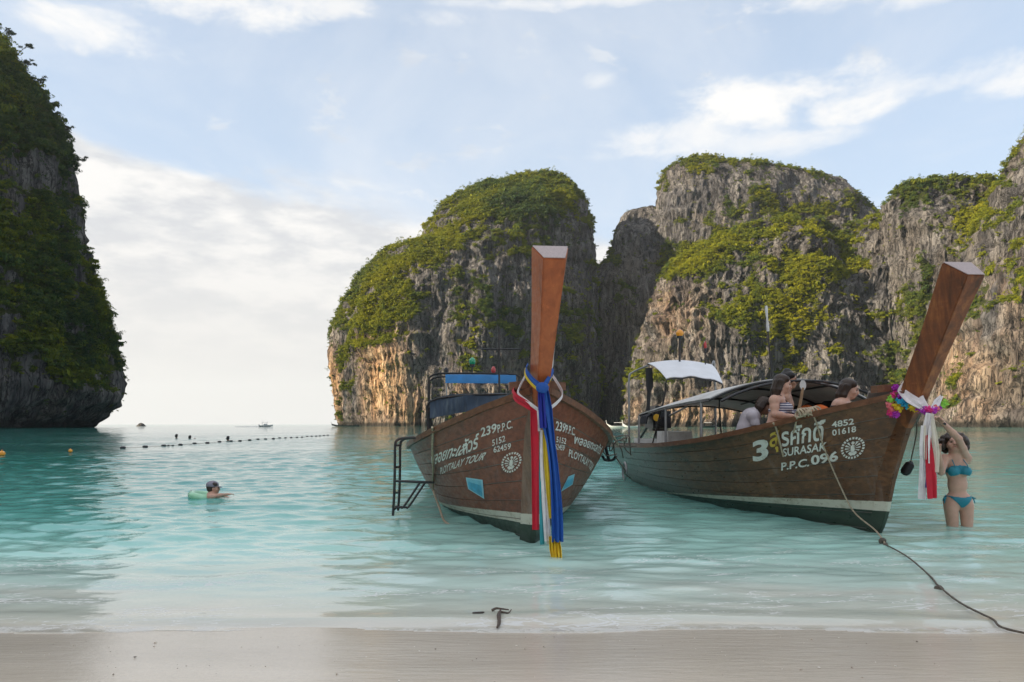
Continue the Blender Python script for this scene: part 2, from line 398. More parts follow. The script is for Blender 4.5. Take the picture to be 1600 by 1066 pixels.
# ---- cliffs
def mat_rock(name, dark=1.0):
    m, t, p, out = new_mat(name)
    pos = t.node('ShaderNodeNewGeometry').outputs['Position']
    streak = t.noise(t.vmath('MULTIPLY', pos, (.22, .22, .022)), 1.0, 8, .66, dist=.5)
    blot = t.noise(t.vmath('MULTIPLY', pos, (.035, .035, .02)), 1.0, 6, .6)
    fine = t.noise(t.vmath('MULTIPLY', pos, (.9, .9, .22)), 1.0, 6, .7)
    c = t.ramp(streak, [(.32, (.048, .047, .051)), (.45, (.118, .113, .117)), (.55, (.20, .190, .184)), (.68, (.32, .302, .288))])
    crack = t.math('ABSOLUTE', t.math('SUBTRACT', t.noise(t.vmath('MULTIPLY', pos, (.30, .30, .035)), 1.0, 5, .6, dist=1.2), .5))
    crack2 = t.math('ABSOLUTE', t.math('SUBTRACT', t.noise(t.vmath('MULTIPLY', pos, (.11, .11, .07)), 1.0, 6, .65, dist=.8), .5))
    c = t.mix(t.smooth(blot, .46, .64, 0, .55), c, (.185, .155, .125))
    c = t.mix(t.smooth(t.noise(t.vmath('MULTIPLY', pos, (.03, .03, .012)), 1.7, 5, .6), .50, .66, 0, .6), c, (.088, .088, .100))
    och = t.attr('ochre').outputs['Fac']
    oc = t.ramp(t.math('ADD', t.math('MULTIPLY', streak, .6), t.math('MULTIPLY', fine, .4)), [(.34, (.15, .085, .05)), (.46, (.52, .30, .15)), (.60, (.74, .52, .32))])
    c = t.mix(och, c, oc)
    c = t.mix(t.smooth(fine, .44, .30, 0, .7), c, (.04, .038, .036))
    c = t.mix(t.smooth(crack, .035, .0, 0, .85), c, (.022, .021, .022)); c = t.mix(t.smooth(crack2, .022, .0, 0, .8), c, (.025, .024, .024))
    veg = t.attr('veg').outputs['Fac']
    vg = t.math('ADD', veg, t.math('MULTIPLY', t.math('SUBTRACT', fine, .5), .8))
    c = t.mix(t.smooth(vg, .38, .62, 0, .95), c, t.mix(fine, (.025, .04, .012), (.085, .095, .022)))
    z = t.sep(pos)[2]
    c = t.mix(t.smooth(z, 3.2, 1.2, 0, .85), c, (.035, .033, .03))
    if dark != 1: c = t.mix(1.0, c, (dark,) * 3, 'MULTIPLY')
    t.put(p.inputs['Base Color'], c); p.inputs['Roughness'].default_value = .92; p.inputs['Specular IOR Level'].default_value = .2
    b = t.bump(fine, 1.0, 1.6); b = t.bump(streak, 1.0, 4.5, b); b = t.bump(t.smooth(crack, 0, .06), .8, 1.5, b); t.put(p.inputs['Normal'], b)
    return m

def leaf_mat():
    m, t, p, out = new_mat('cliff_foliage')
    ti = t.attr('tint', 'INSTANCER').outputs['Fac']
    ob = t.node('ShaderNodeNewGeometry').outputs['Random Per Island']
    f = t.math('ADD', ti, t.math('MULTIPLY', t.math('SUBTRACT', ob, .5), .28))
    c = t.ramp(f, [(0.0, (.030, .056, .030)), (.28, (.068, .110, .030)), (.6, (.19, .205, .014)), (1.0, (.32, .30, .015))])
    t.put(p.inputs['Base Color'], c); p.inputs['Roughness'].default_value = .7; p.inputs['Specular IOR Level'].default_value = .10
    tr = t.node('ShaderNodeBsdfTranslucent'); t.put(tr.inputs[0], c)
    mx = t.node('ShaderNodeMixShader'); mx.inputs[0].default_value = .28
    t.l.new(p.outputs[0], mx.inputs[1]); t.l.new(tr.outputs[0], mx.inputs[2]); t.l.new(mx.outputs[0], out.inputs[0])
    return m
LEAF = leaf_mat()
def leaf_mesh(name, n, size, flat, seed, core=.75):
    """a bush or tree crown of about unit radius: many small bent leaf sprays through a lumpy volume"""
    g = np.random.default_rng(seed); lobes = g.normal(0, .42, (6, 3)) * np.array([1, 1, flat]); rad = g.uniform(.35, .6, 6); V = []; Fc = []
    for i in range(n):
        k = g.integers(6); d = g.normal(0, 1, 3); d /= np.linalg.norm(d); d[2] = abs(d[2]) * .9 - .25
        c = lobes[k] + d * rad[k] * g.uniform(core, 1.05) * np.array([1, 1, .8])
        nrm = d + g.normal(0, .55, 3) + np.array([0, 0, .35]); nrm /= np.linalg.norm(nrm)
        a = np.cross(nrm, g.normal(0, 1, 3)); a /= np.linalg.norm(a); b = np.cross(nrm, a); s = size * g.uniform(.6, 1.35)
        q = len(V)
        V += [c - a * s, c - b * s * .5 + nrm * s * .18, c + a * s * .95 - nrm * s * .1, c + b * s * .5 + nrm * s * .18]; Fc.append((q, q + 1, q + 2, q + 3))
    me = bpy.data.meshes.new(name); me.from_pydata([tuple(v) for v in V], [], Fc); me.materials.append(LEAF); return me
CLUMPS = bpy.data.collections.new('leaf_clumps')
for i, (n, s, fl, co) in enumerate([(240, .135, .6, .8), (200, .16, .8, .6), (280, .11, .5, .85), (160, .15, 1.1, .5), (60, .34, .4, .5), (220, .10, 1.5, .7)]):
    o_ = bpy.data.objects.new('leaf_clump', leaf_mesh('leaf_clump', n, s, fl, 50 + i, co)); CLUMPS.objects.link(o_)

def scatter_group():
    ng = bpy.data.node_groups.new('scatter_leaves', 'GeometryNodeTree')
    ng.interface.new_socket('Geometry', in_out='INPUT', socket_type='NodeSocketGeometry'); ng.interface.new_socket('Geometry', in_out='OUTPUT', socket_type='NodeSocketGeometry')
    n, l = ng.nodes, ng.links
    gi, go = n.new('NodeGroupInput'), n.new('NodeGroupOutput')
    ci = n.new('GeometryNodeCollectionInfo'); ci.inputs['Collection'].default_value = CLUMPS; ci.inputs['Separate Children'].default_value = True; ci.inputs['Reset Children'].default_value = True
    ip = n.new('GeometryNodeInstanceOnPoints'); ip.inputs['Pick Instance'].default_value = True
    def na(name, typ):
        a = n.new('GeometryNodeInputNamedAttribute'); a.data_type = typ; a.inputs['Name'].default_value = name; return a.outputs['Attribute']
    l.new(gi.outputs[0], ip.inputs['Points']); l.new(ci.outputs[0], ip.inputs['Instance'])
    l.new(na('idx', 'INT'), ip.inputs['Instance Index']); l.new(na('rot', 'FLOAT_VECTOR'), ip.inputs['Rotation']); l.new(na('scl', 'FLOAT_VECTOR'), ip.inputs['Scale'])
    l.new(ip.outputs[0], go.inputs[0])
    return ng
SCATTER = scatter_group()
def scatter(name, P, scl, tint, label, kind='stuff'):
    me = bpy.data.meshes.new(name); me.from_pydata(P.tolist(), [], []); g = np.random.default_rng(len(P)); n = len(P)
    def A(nm, typ, arr, key='value'):
        a = me.attributes.new(nm, typ, 'POINT'); a.data.foreach_set(key, np.ascontiguousarray(arr).ravel())
    A('idx', 'INT', g.integers(0, len(CLUMPS.objects), n).astype(np.int32))
    A('rot', 'FLOAT_VECTOR', np.stack([g.normal(0, .25, n), g.normal(0, .25, n), g.uniform(0, 6.28, n)], 1).astype(np.float32), 'vector')
    A('scl', 'FLOAT_VECTOR', (scl[:, None] * g.uniform(.75, 1.25, (n, 3)) * np.stack([np.ones(n), np.ones(n), g.choice([.7, .9, 1.1, 1.6], n)], 1)).astype(np.float32), 'vector')
    A('tint', 'FLOAT', tint.astype(np.float32))
    o = link(name, me, LEAF); md = o.modifiers.new('scatter', 'NODES'); md.node_group = SCATTER
    tag(o, label, kind=kind); return o

def blobs(px, lst):
    """sum of soft ellipses given in photo pixels, w is the weight"""
    r = np.zeros(len(px))
    for (x, y, rx, ry, ang, w) in lst:
        c, s = math.cos(R(ang)), math.sin(R(ang)); dx, dy = px[:, 0] - x, px[:, 1] - y
        a = (dx * c + dy * s) / rx; b = (-dx * s + dy * c) / ry
        r += w * np.exp(-(a * a + b * b) * 1.1)
    return r

def mass(rows, d, B, seed, amp=1.0, zexp=.55, n=2.6, nf=420, nz=240, yoff=0.0, front=1.0, scale=1.0, base_z=-4, vert=1.0, fit=True, trim=3.0):
    """a rock body whose silhouette from the beach follows rows (y_px, left_px, right_px), top to base, at distance d; B is half its depth"""
    rows = np.array(rows, float); zz = HC + (HZ - rows[:, 0]) * d / F; xl = (rows[:, 1] - CX) * d / F; xr = (rows[:, 2] - CX) * d / F
    o = np.argsort(zz); zz, xl, xr = zz[o], xl[o], xr[o]
    z = np.linspace(base_z, zz[-1], nz); XL, XR = np.interp(z, zz, xl), np.interp(z, zz, xr)
    ph = np.concatenate([np.linspace(math.pi, 2 * math.pi, nf, endpoint=False), np.linspace(0, math.pi, 70, endpoint=False)])
    cx = np.sign(np.cos(ph)) * np.abs(np.cos(ph)) ** (2 / n); sy = np.sign(np.sin(ph)) * np.abs(np.sin(ph)) ** (2 / n)
    a = (XR - XL) / 2; xc = (XR + XL) / 2; h = (z - base_z) / (z[-1] - base_z)
    b = B * np.clip(1 - h ** (1 / zexp) * .9, .04, 1) * np.clip(a / a.max() * 1.6, 0, 1) ** .5
    X = xc[:, None] + a[:, None] * cx[None]; Y = d + yoff + b[:, None] * sy[None]; Z = np.repeat(z[:, None], len(ph), 1)
    P = np.stack([X, Y, Z], 2); Pf = P.reshape(-1, 3)
    nx = cx[None] / a[:, None].clip(1); nyy = sy[None] / b[:, None].clip(1); L = np.sqrt(nx ** 2 + nyy ** 2) + 1e-9
    N = np.stack([nx / L, nyy / L, np.zeros_like(L)], 2).reshape(-1, 3)
    s = scale
    D = 13 * s * fbm(Pf / (np.array([48, 48, 75]) * s) + seed, 3, seed)
    D += 5.2 * s * vert * ridged(Pf / (np.array([13, 13, 62]) * s) + seed, 3, seed + 3)
    D += 3.4 * s * fbm(Pf / (np.array([34, 34, 9]) * s) + seed, 3, seed + 7)
    D += 2.6 * s * vert * ridged(Pf / (np.array([5.0, 5.0, 19]) * s) + seed, 3, seed + 9)
    lg = Pf[:, 2] / (17 * s) + 1.1 * fbm(Pf / (np.array([40, 40, 60]) * s) + seed, 3, seed + 15); fr = lg - np.floor(lg)
    D += 3.6 * s * (np.where(fr < .8, fr / .8, (1 - fr) / .2) - .5) * (.4 + .9 * sstep(vnoise(Pf / (36 * s) + 3, seed + 21), -.3, .4))
    D -= D.mean()
    Pf = Pf + N * (amp * D)[:, None]; Pf[:, 2] += amp * 1.6 * s * fbm(Pf / (11 * s) + 7, 3, seed + 5) * (Pf[:, 2] > 6)
    # bring the displaced body back to the outline it was given
    G = Pf.reshape(P.shape)
    if fit:
        for _ in range(2):
            q = CX + F * G[:, :, 0] / G[:, :, 1]; hi, lo = q.max(1), q.min(1); ker = np.ones(15) / 15
            zr = G[:, :nf, 2].mean(1); wl, wr = np.interp(zr, zz, CX + xl * F / d), np.interp(zr, zz, CX + xr * F / d)
            eh = np.convolve(np.pad(wr - hi, 7, 'edge'), ker, 'valid') - trim; el = np.convolve(np.pad(wl - lo, 7, 'edge'), ker, 'valid') + trim
            w = np.clip((q - lo[:, None]) / (hi - lo + 1e-6)[:, None], 0, 1)
            G[:, :, 0] += (el[:, None] * (1 - w) + eh[:, None] * w) * G[:, :, 1] / F
    return G

def body(masses, name, label, mat, veg_blobs, ochre_blobs, tint_blobs, seed, veg_bias=0.0, n_veg=9000, size=(1.3, 3.2), veg_label='', veg_name='cliff_vegetation', up_w=.9):
    mb = MB(); GP = []
    for P in masses: mb.grid(P, close_v=True); 
    for P in masses:                                            # close the tops
        pass
    me = mb.mesh(name, True, False)
    V = np.concatenate(mb.v); me.shade_smooth()
    nv = len(V); NN = np.zeros(nv * 3); me.vertices.foreach_get('normal', NN); NN = NN.reshape(-1, 3)
    # make the normals point outwards (compare with the direction from each mass's axis)
    k = 0
    for P in masses:
        m_ = P.shape[0] * P.shape[1]; c = P.mean(axis=1, keepdims=True).repeat(P.shape[1], 1).reshape(-1, 3)
        if np.mean(np.sum(NN[k:k + m_] * (V[k:k + m_] - c), 1)) < 0: NN[k:k + m_] *= -1
        k += m_
    px = pix(V)
    veg = veg_bias + up_w * np.clip(NN[:, 2], -.6, .9) + .85 * fbm(V / np.array([30, 30, 22]), 4, seed + 2) + .75 * fbm(V / np.array([7, 7, 15]), 3, seed + 4) + blobs(px, veg_blobs)
    vegm = sstep(veg, .08, .78)
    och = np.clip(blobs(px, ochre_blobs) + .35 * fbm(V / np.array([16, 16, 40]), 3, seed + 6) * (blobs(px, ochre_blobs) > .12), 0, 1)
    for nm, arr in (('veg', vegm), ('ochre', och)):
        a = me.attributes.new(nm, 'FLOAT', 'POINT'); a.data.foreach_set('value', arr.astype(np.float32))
    o = link(name, me, mat); tag(o, label, kind='structure')
    # vegetation where the camera side could show it
    nf = len(me.polygons); ar = np.zeros(nf); me.polygons.foreach_get('area', ar); lv = np.array([p.vertices[0] for p in me.polygons])
    w = ar * (vegm[lv] ** 1.3 + .025) * (NN[lv, 1] < .35) * (V[lv, 2] > 3.5) * (V[lv, 1] > 5)
    g = np.random.default_rng(seed); pick = g.choice(nf, n_veg, p=w / w.sum()); vi = lv[pick]
    j = g.normal(0, .5, (n_veg, 3)); Pv = V[vi] + j
    sc = size[0] + (size[1] - size[0]) * g.uniform(0, 1, n_veg) ** 2.2
    sc *= .7 + .5 * vegm[vi]
    Pv += NN[vi] * (sc * .25)[:, None]; Pv[:, 2] += sc * .15
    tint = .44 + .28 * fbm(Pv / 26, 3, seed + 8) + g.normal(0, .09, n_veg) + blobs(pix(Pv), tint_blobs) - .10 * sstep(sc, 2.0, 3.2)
    scatter(veg_name, Pv, sc, np.clip(tint, 0, 1), veg_label)
    return o, V, NN

def build_cliffs():
    rock = mat_rock('limestone'); rock_shade = mat_rock('dark_limestone', 1.0)
    # headland at the mouth of the bay, west side, and the ridge that runs from it back behind the beach
    head = mass([(18, -330, -8), (50, -420, 5), (78, -460, 32), (130, -500, 62), (180, -520, 98), (222, -530, 114), (270, -540, 124), (320, -560, 134), (370, -580, 140), (430, -590, 160), (490, -600, 178), (540, -600, 192), (585, -600, 200), (615, -600, 198), (634, -595, 188), (650, -590, 172), (660, -590, 160), (669, -590, 150), (700, -590, 150)],
                250, 62, 11, amp=.55, zexp=.5, n=2.3, nf=520, nz=300, scale=.75)
    ridge_rows = [(HZ - (zt - HC) * F / 250, CX + (cx - w) * F / 250, CX + (cx + w) * F / 250) for zt, cx, w in [(150, -268, 3), (146, -268, 14), (130, -268, 26), (100, -267, 40), (60, -266, 54), (20, -264, 58), (-6, -264, 60)]]
    ridge = mass(ridge_rows, 250, 190, 23, amp=.8, zexp=.12, n=4, nf=160, nz=60, yoff=-265, fit=False)
    o, V, NN = body([head, ridge], 'sea_cliff', 'tall shaded cliff thick with dark bushes at the bay mouth', rock_shade,
         [(60, 330, 110, 300, 0, .55), (120, 560, 90, 90, 0, .45), (60, 635, 160, 38, 0, -1.1), (125, 400, 14, 50, 0, -.3), (10, 615, 60, 30, 0, -.5)],
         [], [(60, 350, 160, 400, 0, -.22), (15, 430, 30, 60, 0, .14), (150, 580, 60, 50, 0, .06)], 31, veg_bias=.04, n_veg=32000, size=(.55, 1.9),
         veg_label='dark green bushes and creepers covering the shaded cliff')
    # the domed rock in the middle
    dome = mass([(271, 826, 842), (276, 806, 872), (284, 772, 888), (296, 735, 903), (310, 712, 914), (330, 686, 922), (350, 668, 927), (378, 652, 931), (394, 640, 933), (402, 612, 934), (412, 588, 935), (430, 570, 936), (460, 546, 938), (490, 530, 939), (520, 516, 940), (560, 508, 941), (590, 512, 942), (620, 517, 943), (650, 521, 944), (664, 524, 945), (690, 524, 945)],
                500, 85, 5, amp=.62, zexp=.42, n=2.2, nf=560, nz=300, scale=1.0)
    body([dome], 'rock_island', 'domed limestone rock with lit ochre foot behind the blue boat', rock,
         [(820, 310, 110, 50, 0, .75), (700, 360, 45, 70, 35, .55), (600, 500, 45, 75, 20, .85), (620, 420, 60, 22, -20, .6), (535, 590, 24, 90, 5, .5), (740, 510, 45, 30, 0, .5), (735, 560, 30, 35, 0, .45), (895, 540, 25, 60, 0, .55), (740, 430, 35, 40, 30, .5), (790, 515, 30, 15, 0, .5),
          (605, 600, 46, 60, 0, -1.2), (675, 590, 40, 80, 0, -.95), (690, 480, 30, 40, 0, -.6), (780, 440, 32, 45, 10, -.9), (700, 330, 26, 30, 40, -.5), (780, 590, 70, 45, 0, -.8), (860, 420, 40, 60, 0, -.5), (514, 610, 12, 60, 0, -1.0), (900, 430, 20, 60, 0, -.3), (770, 365, 40, 14, 0, -.4)],
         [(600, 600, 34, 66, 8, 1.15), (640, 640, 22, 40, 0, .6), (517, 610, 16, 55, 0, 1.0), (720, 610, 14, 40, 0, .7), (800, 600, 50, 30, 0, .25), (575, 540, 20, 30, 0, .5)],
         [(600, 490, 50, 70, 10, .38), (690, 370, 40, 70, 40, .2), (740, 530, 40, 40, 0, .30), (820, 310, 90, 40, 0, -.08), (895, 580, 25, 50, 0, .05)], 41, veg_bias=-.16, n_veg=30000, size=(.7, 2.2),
         veg_label='bright and dark green scrub over the domed rock')
    # the long cliff on the east side, several bodies grown together
    m1 = mass([(243, 1098, 1112), (247, 1074, 1132), (255, 1052, 1158), (264, 1040, 1240), (272, 1034, 1272), (282, 1028, 1312), (298, 1024, 1336), (328, 1020, 1362), (370, 1015, 1400), (690, 1000, 1420)], 520, 50, 61, amp=.5, zexp=.3, n=2.6, nf=380, nz=190)
    m2 = mass([(324, 1000, 1052), (330, 976, 1080), (342, 966, 1100), (365, 956, 1110), (400, 948, 1115), (412, 943, 1115), (422, 925, 1120), (440, 905, 1120), (480, 900, 1120), (560, 900, 1120), (665, 900, 1120), (690, 900, 1120)], 530, 45, 62, amp=.45, zexp=.3, n=2.8, nf=320, nz=190)
    m3 = mass([(338, 1240, 1300), (350, 1180, 1350), (368, 1120, 1385), (388, 1085, 1405), (410, 1046, 1420), (440, 1024, 1425), (480, 1010, 1430), (540, 990, 1450), (600, 976, 1470), (667, 968, 1480), (690, 968, 1480)], 400, 60, 63, amp=.85, zexp=.5, n=2.4, nf=460, nz=220)
    m4 = mass([(281, 1480, 1640), (286, 1440, 1660), (292, 1418, 1680), (304, 1392, 1700), (322, 1376, 1720), (350, 1366, 1740), (420, 1350, 1750), (520, 1336, 1760), (600, 1330, 1760), (668, 1325, 1760), (690, 1325, 1760)], 375, 60, 64, amp=.7, zexp=.35, n=2.5, nf=380, nz=200)
    m5 = mass([(90, 1690, 1900), (130, 1640, 1950), (180, 1610, 2000), (215, 1590, 2050), (240, 1572, 2060), (270, 1556, 2080), (310, 1536, 2100), (360, 1512, 2110), (430, 1490, 2120), (520, 1472, 2130), (600, 1460, 2130), (669, 1452, 2130), (690, 1452, 2130)], 300, 62, 65, amp=.75, zexp=.55, n=2.3, nf=420, nz=240, scale=.8)
    m6 = mass([(336, 1376, 1390), (346, 1350, 1425), (372, 1325, 1450), (450, 1300, 1462), (550, 1290, 1472), (668, 1285, 1480), (690, 1285, 1480)], 386, 46, 66, amp=.85, zexp=.45, n=2.3, nf=300, nz=190)
    body([m1, m2, m3, m4, m5, m6], 'cliff_wall', 'long grey cliff wall with sunlit green slopes behind the boats', rock,
         [(1090, 405, 70, 26, -22, .85), (1090, 262, 34, 20, 20, .6), (1260, 470, 95, 70, -45, .85), (1190, 530, 50, 50, 0, .5), (1225, 320, 60, 30, 20, .35), (1530, 330, 42, 85, 30, .75), (1385, 560, 40, 40, 0, .5), (1395, 300, 60, 20, -10, .5), (1430, 480, 30, 70, 25, .4), (1330, 420, 20, 50, 0, .3), (1000, 560, 14, 60, 15, .4), (1570, 480, 30, 60, 0, .25), (1160, 380, 30, 50, 0, .3),
          (1060, 520, 60, 60, 0, -.45), (1110, 290, 55, 26, 0, -.5), (990, 380, 30, 60, 0, -.6), (1400, 420, 40, 70, 0, -.5), (1290, 300, 60, 18, 0, -.4), (1130, 640, 120, 26, 0, -.7), (1330, 600, 24, 60, 0, -.4), (1560, 560, 60, 80, 0, -.35), (1460, 330, 30, 50, 0, -.4)],
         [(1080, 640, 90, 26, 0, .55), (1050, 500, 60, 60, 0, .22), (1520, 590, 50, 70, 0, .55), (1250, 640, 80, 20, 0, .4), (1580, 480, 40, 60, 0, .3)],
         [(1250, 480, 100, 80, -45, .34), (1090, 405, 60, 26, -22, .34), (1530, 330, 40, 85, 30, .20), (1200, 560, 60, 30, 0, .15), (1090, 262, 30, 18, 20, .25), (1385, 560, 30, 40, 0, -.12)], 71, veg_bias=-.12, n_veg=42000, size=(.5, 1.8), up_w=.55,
         veg_label='sunlit green shrubs and grass on the long cliff wall')
    return V, NN
HEAD_V, HEAD_N = None, None
def build_haze():
    v = MB().box((0, 1760, 95), (7400, 3900, 212)).build('haze', None, None, False)
    m = bpy.data.materials.new('thin_sea_haze'); m.use_nodes = True; m.node_tree.nodes.clear(); t = NT(m.node_tree); out = t.node('ShaderNodeOutputMaterial'); p = t.node('ShaderNodeVolumePrincipled')
    p.inputs['Color'].default_value = (.90, .94, 1.0, 1); p.inputs['Density'].default_value = HAZE; p.inputs['Anisotropy'].default_value = .2
    t.l.new(p.outputs[0], out.inputs['Volume']); v.data.materials.append(m); tag(v, 'thin pale sea haze over the bay', kind='stuff')
HAZE = 0.00006
build_haze()
build_ground(); build_water()
HEAD_V, HEAD_N = build_cliffs()

# ------------------------------------------------------------------ long-tail boats
def wood_mat(name, base, dark, light, grain=(1.2, 14, 14), rough=.45, coat=.08, grey=None, paint=None, scuff=.3):
    """planked boat timber in local coordinates (x along the boat); grey: (x0,x1,colour) weathering aft; paint: white band and green bottom"""
    m, t, p, out = new_mat(name)
    co = t.node('ShaderNodeTexCoord').outputs['Object']; x, y, z = t.sep(co)
    g = t.noise(t.vmath('MULTIPLY', co, grain), 1.6, 6, .65, dist=.4); big = t.noise(t.vmath('MULTIPLY', co, (.8, 2, 3)), 1.3, 5, .6)
    c = t.ramp(t.math('ADD', t.math('MULTIPLY', g, .6), t.math('MULTIPLY', big, .4)), [(.34, dark), (.5, base), (.68, light)])
    wear = t.noise(t.vmath('MULTIPLY', co, (3, 9, 9)), 2.2, 7, .7)
    c = t.mix(t.smooth(wear, .56, .70, 0, scuff), c, tuple(min(1, v * 1.9 + .04) for v in base))
    if grey:
        gm = t.smooth(t.math('ADD', t.math('ADD', x, t.math('MULTIPLY', t.math('SUBTRACT', big, .5), 2.6)), t.math('MULTIPLY', z, grey[3])), grey[0], grey[1])
        c = t.mix(gm, c, t.mix(t.lin(wear, .35, .65), tuple(v * .6 for v in grey[2]), grey[2]))
    ro = rough
    drip = t.noise(t.vmath('MULTIPLY', co, (5, 5, .55)), 1.7, 5, .65)
    c = t.mix(t.math('MULTIPLY', t.smooth(drip, .54, .70), t.smooth(z, 1.3, .3, 0, .38)), c, tuple(min(1, v * .8 + .16) for v in base))
    c = t.mix(t.smooth(drip, .42, .30, 0, .5), c, tuple(v * .35 for v in base))
    if paint:
        zl = t.math('ADD', t.math('MULTIPLY_ADD', x, .048, paint[0]), t.math('MULTIPLY', t.math('SUBTRACT', g, .5), .012))
        top = t.math('ADD', zl, t.math('MULTIPLY_ADD', x, .020, paint[1])); top = t.math('MAXIMUM', top, t.math('ADD', zl, .012))
        dz = t.math('SUBTRACT', z, zl)
        chip = t.smooth(wear, .60, .66, 0, .8)
        wm = t.math('MULTIPLY', t.math('LESS_THAN', z, top), t.math('SUBTRACT', 1.0, chip))
        wc = t.mix(t.smooth(t.noise(co, 6, 6, .7), .45, .65, 0, .6), (.62, .58, .48), (.36, .30, .21))
        c = t.mix(wm, c, wc)
        gc = t.mix(t.lin(big, .3, .7), (.020, .032, .022), (.058, .080, .054))
        gc = t.mix(t.smooth(z, .09, .0, 0, .75), gc, (.022, .026, .016))
        c = t.mix(t.math('LESS_THAN', dz, 0.0), c, gc)
    t.put(p.inputs['Base Color'], c); t.put(p.inputs['Roughness'], t.lin(wear, .3, .7, max(.1, ro - .12), ro + .22))
    p.inputs['Coat Weight'].default_value = coat; p.inputs['Coat Roughness'].default_value = .25
    b = t.bump(g, .22, .006); t.put(p.inputs['Normal'], t.bump(wear, .15, .004, b))
    return m

M = {}
M['hull_a'] = wood_mat('brown_hull_timber', (.205, .058, .029), (.090, .027, .015), (.30, .098, .05), grey=(-2.9, -5.6, (.36, .34, .30), 1.0), paint=(.150, .105))
M['hull_b'] = wood_mat('dark_hull_timber', (.125, .050, .021), (.048, .021, .011), (.25, .105, .042), grey=(-2.4, -4.6, (.20, .185, .16), .6), paint=(.215, .10), rough=.32)
M['stem_a'] = wood_mat('brown_stem_timber', (.20, .11, .07), (.12, .06, .04), (.27, .16, .10), grain=(9, 9, 1.2), paint=(.150, .105))
M['prow_a'] = wood_mat('varnished_red_timber', (.40, .105, .030), (.27, .066, .020), (.50, .15, .044), grain=(9, 9, 1.1), coat=.12, scuff=.3)
M['prow_b'] = wood_mat('varnished_dark_timber', (.21, .062, .018), (.075, .026, .011), (.46, .17, .040), grain=(9, 9, 1.0), coat=.3, scuff=.3)
M['rail'] = wood_mat('rail_timber', (.15, .062, .030), (.07, .03, .016), (.24, .11, .055), grain=(2, 16, 16))
M['plain_wood'] = wood_mat('raw_timber', (.28, .18, .10), (.17, .10, .05), (.36, .25, .15), coat=0, rough=.6)
M['endgrain'] = simple('pale_end_grain', (.42, .34, .33), .5, .2, 26, .2, stretch=(1, 4, 1))
M['inside'] = simple('grey_boat_inside', (.22, .20, .18), .7, .3, 5, .2)
M['steel'] = simple('black_painted_tube', (.022, .022, .024), .38, .3, 20, dirt=((.11, .05, .03), .35))
M['galv'] = simple('galvanised_tube', (.33, .33, .33), .42, .2, 14, metal=.5, dirt=((.20, .11, .06), .5))
M['black'] = simple('black_rubber', (.018, .018, .020), .6, .3, 12, .2)
M['engine'] = simple('oily_engine_iron', (.035, .036, .04), .4, .4, 18, .3, metal=.4)
M['blue_tarp'] = simple('blue_tarpaulin', (.035, .22, .52), .5, .16, 6, .3)
M['navy_tarp'] = simple('faded_navy_tarpaulin', (.030, .052, .085), .6, .35, 4, .4, dirt=((.12, .16, .17), .6), stretch=(1, 5, 1))
M['white_tarp'] = simple('white_tarpaulin', (.74, .75, .78), .55, .06, 5, .3)
M['grey_tarp'] = simple('weathered_white_canvas', (.60, .59, .57), .7, .12, 5, .3, dirt=((.34, .32, .29), .5))
M['paint_white'] = simple('white_brush_paint', (.74, .72, .66), .55, .08, 30, .1, dirt=((.36, .27, .20), .45))
M['paint_yellow'] = simple('yellow_brush_paint', (.62, .42, .06), .55, .1, 30)
M['gem'] = simple('turquoise_painted_gem', (.06, .36, .55), .4, .35, 9, dirt=((.35, .68, .75), .6))
M['gem_rim'] = simple('pale_blue_paint', (.35, .62, .72), .5, .1, 20)
M['rope'] = simple('tan_rope', (.42, .34, .24), .85, .3, 40, .5)
M['rope_dark'] = simple('weathered_wet_rope', (.115, .095, .075), .8, .4, 40, .5)
M['orange'] = simple('orange_fabric', (.72, .16, .035), .7, .15, 12, .3)
M['green_glass'] = simple('green_lamp_glass', (.02, .30, .14), .15, .1, 9, coat=.6)
M['red_glass'] = simple('red_lamp_glass', (.45, .03, .03), .15, .1, 9, coat=.6)
M['amber'] = simple('amber_lamp_glass', (.85, .34, .02), .2, .1, 9, coat=.6)
M['yellow'] = simple('yellow_plastic', (.75, .42, .03), .4, .1, 10)
M['white_plastic'] = simple('white_plastic', (.68, .68, .66), .5, .1, 8, dirt=((.35, .33, .3), .5))
M['blade'] = simple('worn_bronze', (.30, .22, .12), .35, .2, 16, metal=.8)

HL = 8.6                                                     # bow waterline to stern
S_ = np.array([0, .25, .5, 1, 1.5, 2, 2.5, 3, 4, 6, 8, 9.5])
BS = np.array([.055, .25, .43, .74, .97, 1.13, 1.24, 1.31, 1.385, 1.35, 1.2, 1.0])
ZS = np.array([1.47, 1.40, 1.335, 1.20, 1.095, 1.01, .95, .905, .84, .77, .72, .74])
ZK = np.array([-.62, -.60, -.58, -.55, -.52, -.50, -.48, -.47, -.45, -.42, -.36, -.25])
PP = np.array([1.0, .95, .90, .78, .67, .58, .50, .44, .36, .32, .32, .36])
def cub(x, xs, ys):                                          # smooth interpolation
    i = np.clip(np.searchsorted(xs, x) - 1, 0, len(xs) - 2); m = np.gradient(ys, xs); h = xs[i + 1] - xs[i]; t = np.clip((x - xs[i]) / h, 0, 1)
    return (2 * t**3 - 3 * t**2 + 1) * ys[i] + (t**3 - 2 * t**2 + t) * h * m[i] + (-2 * t**3 + 3 * t**2) * ys[i + 1] + (t**3 - t**2) * h * m[i + 1]
XST = (np.array([-1.0, -.6, -.3, 0, .5, 1.0, 1.47, 1.8]), np.array([-1.3, -.62, -.22, 0, .20, .40, .64, .86]))
def xstem(z): return np.interp(z, *XST)
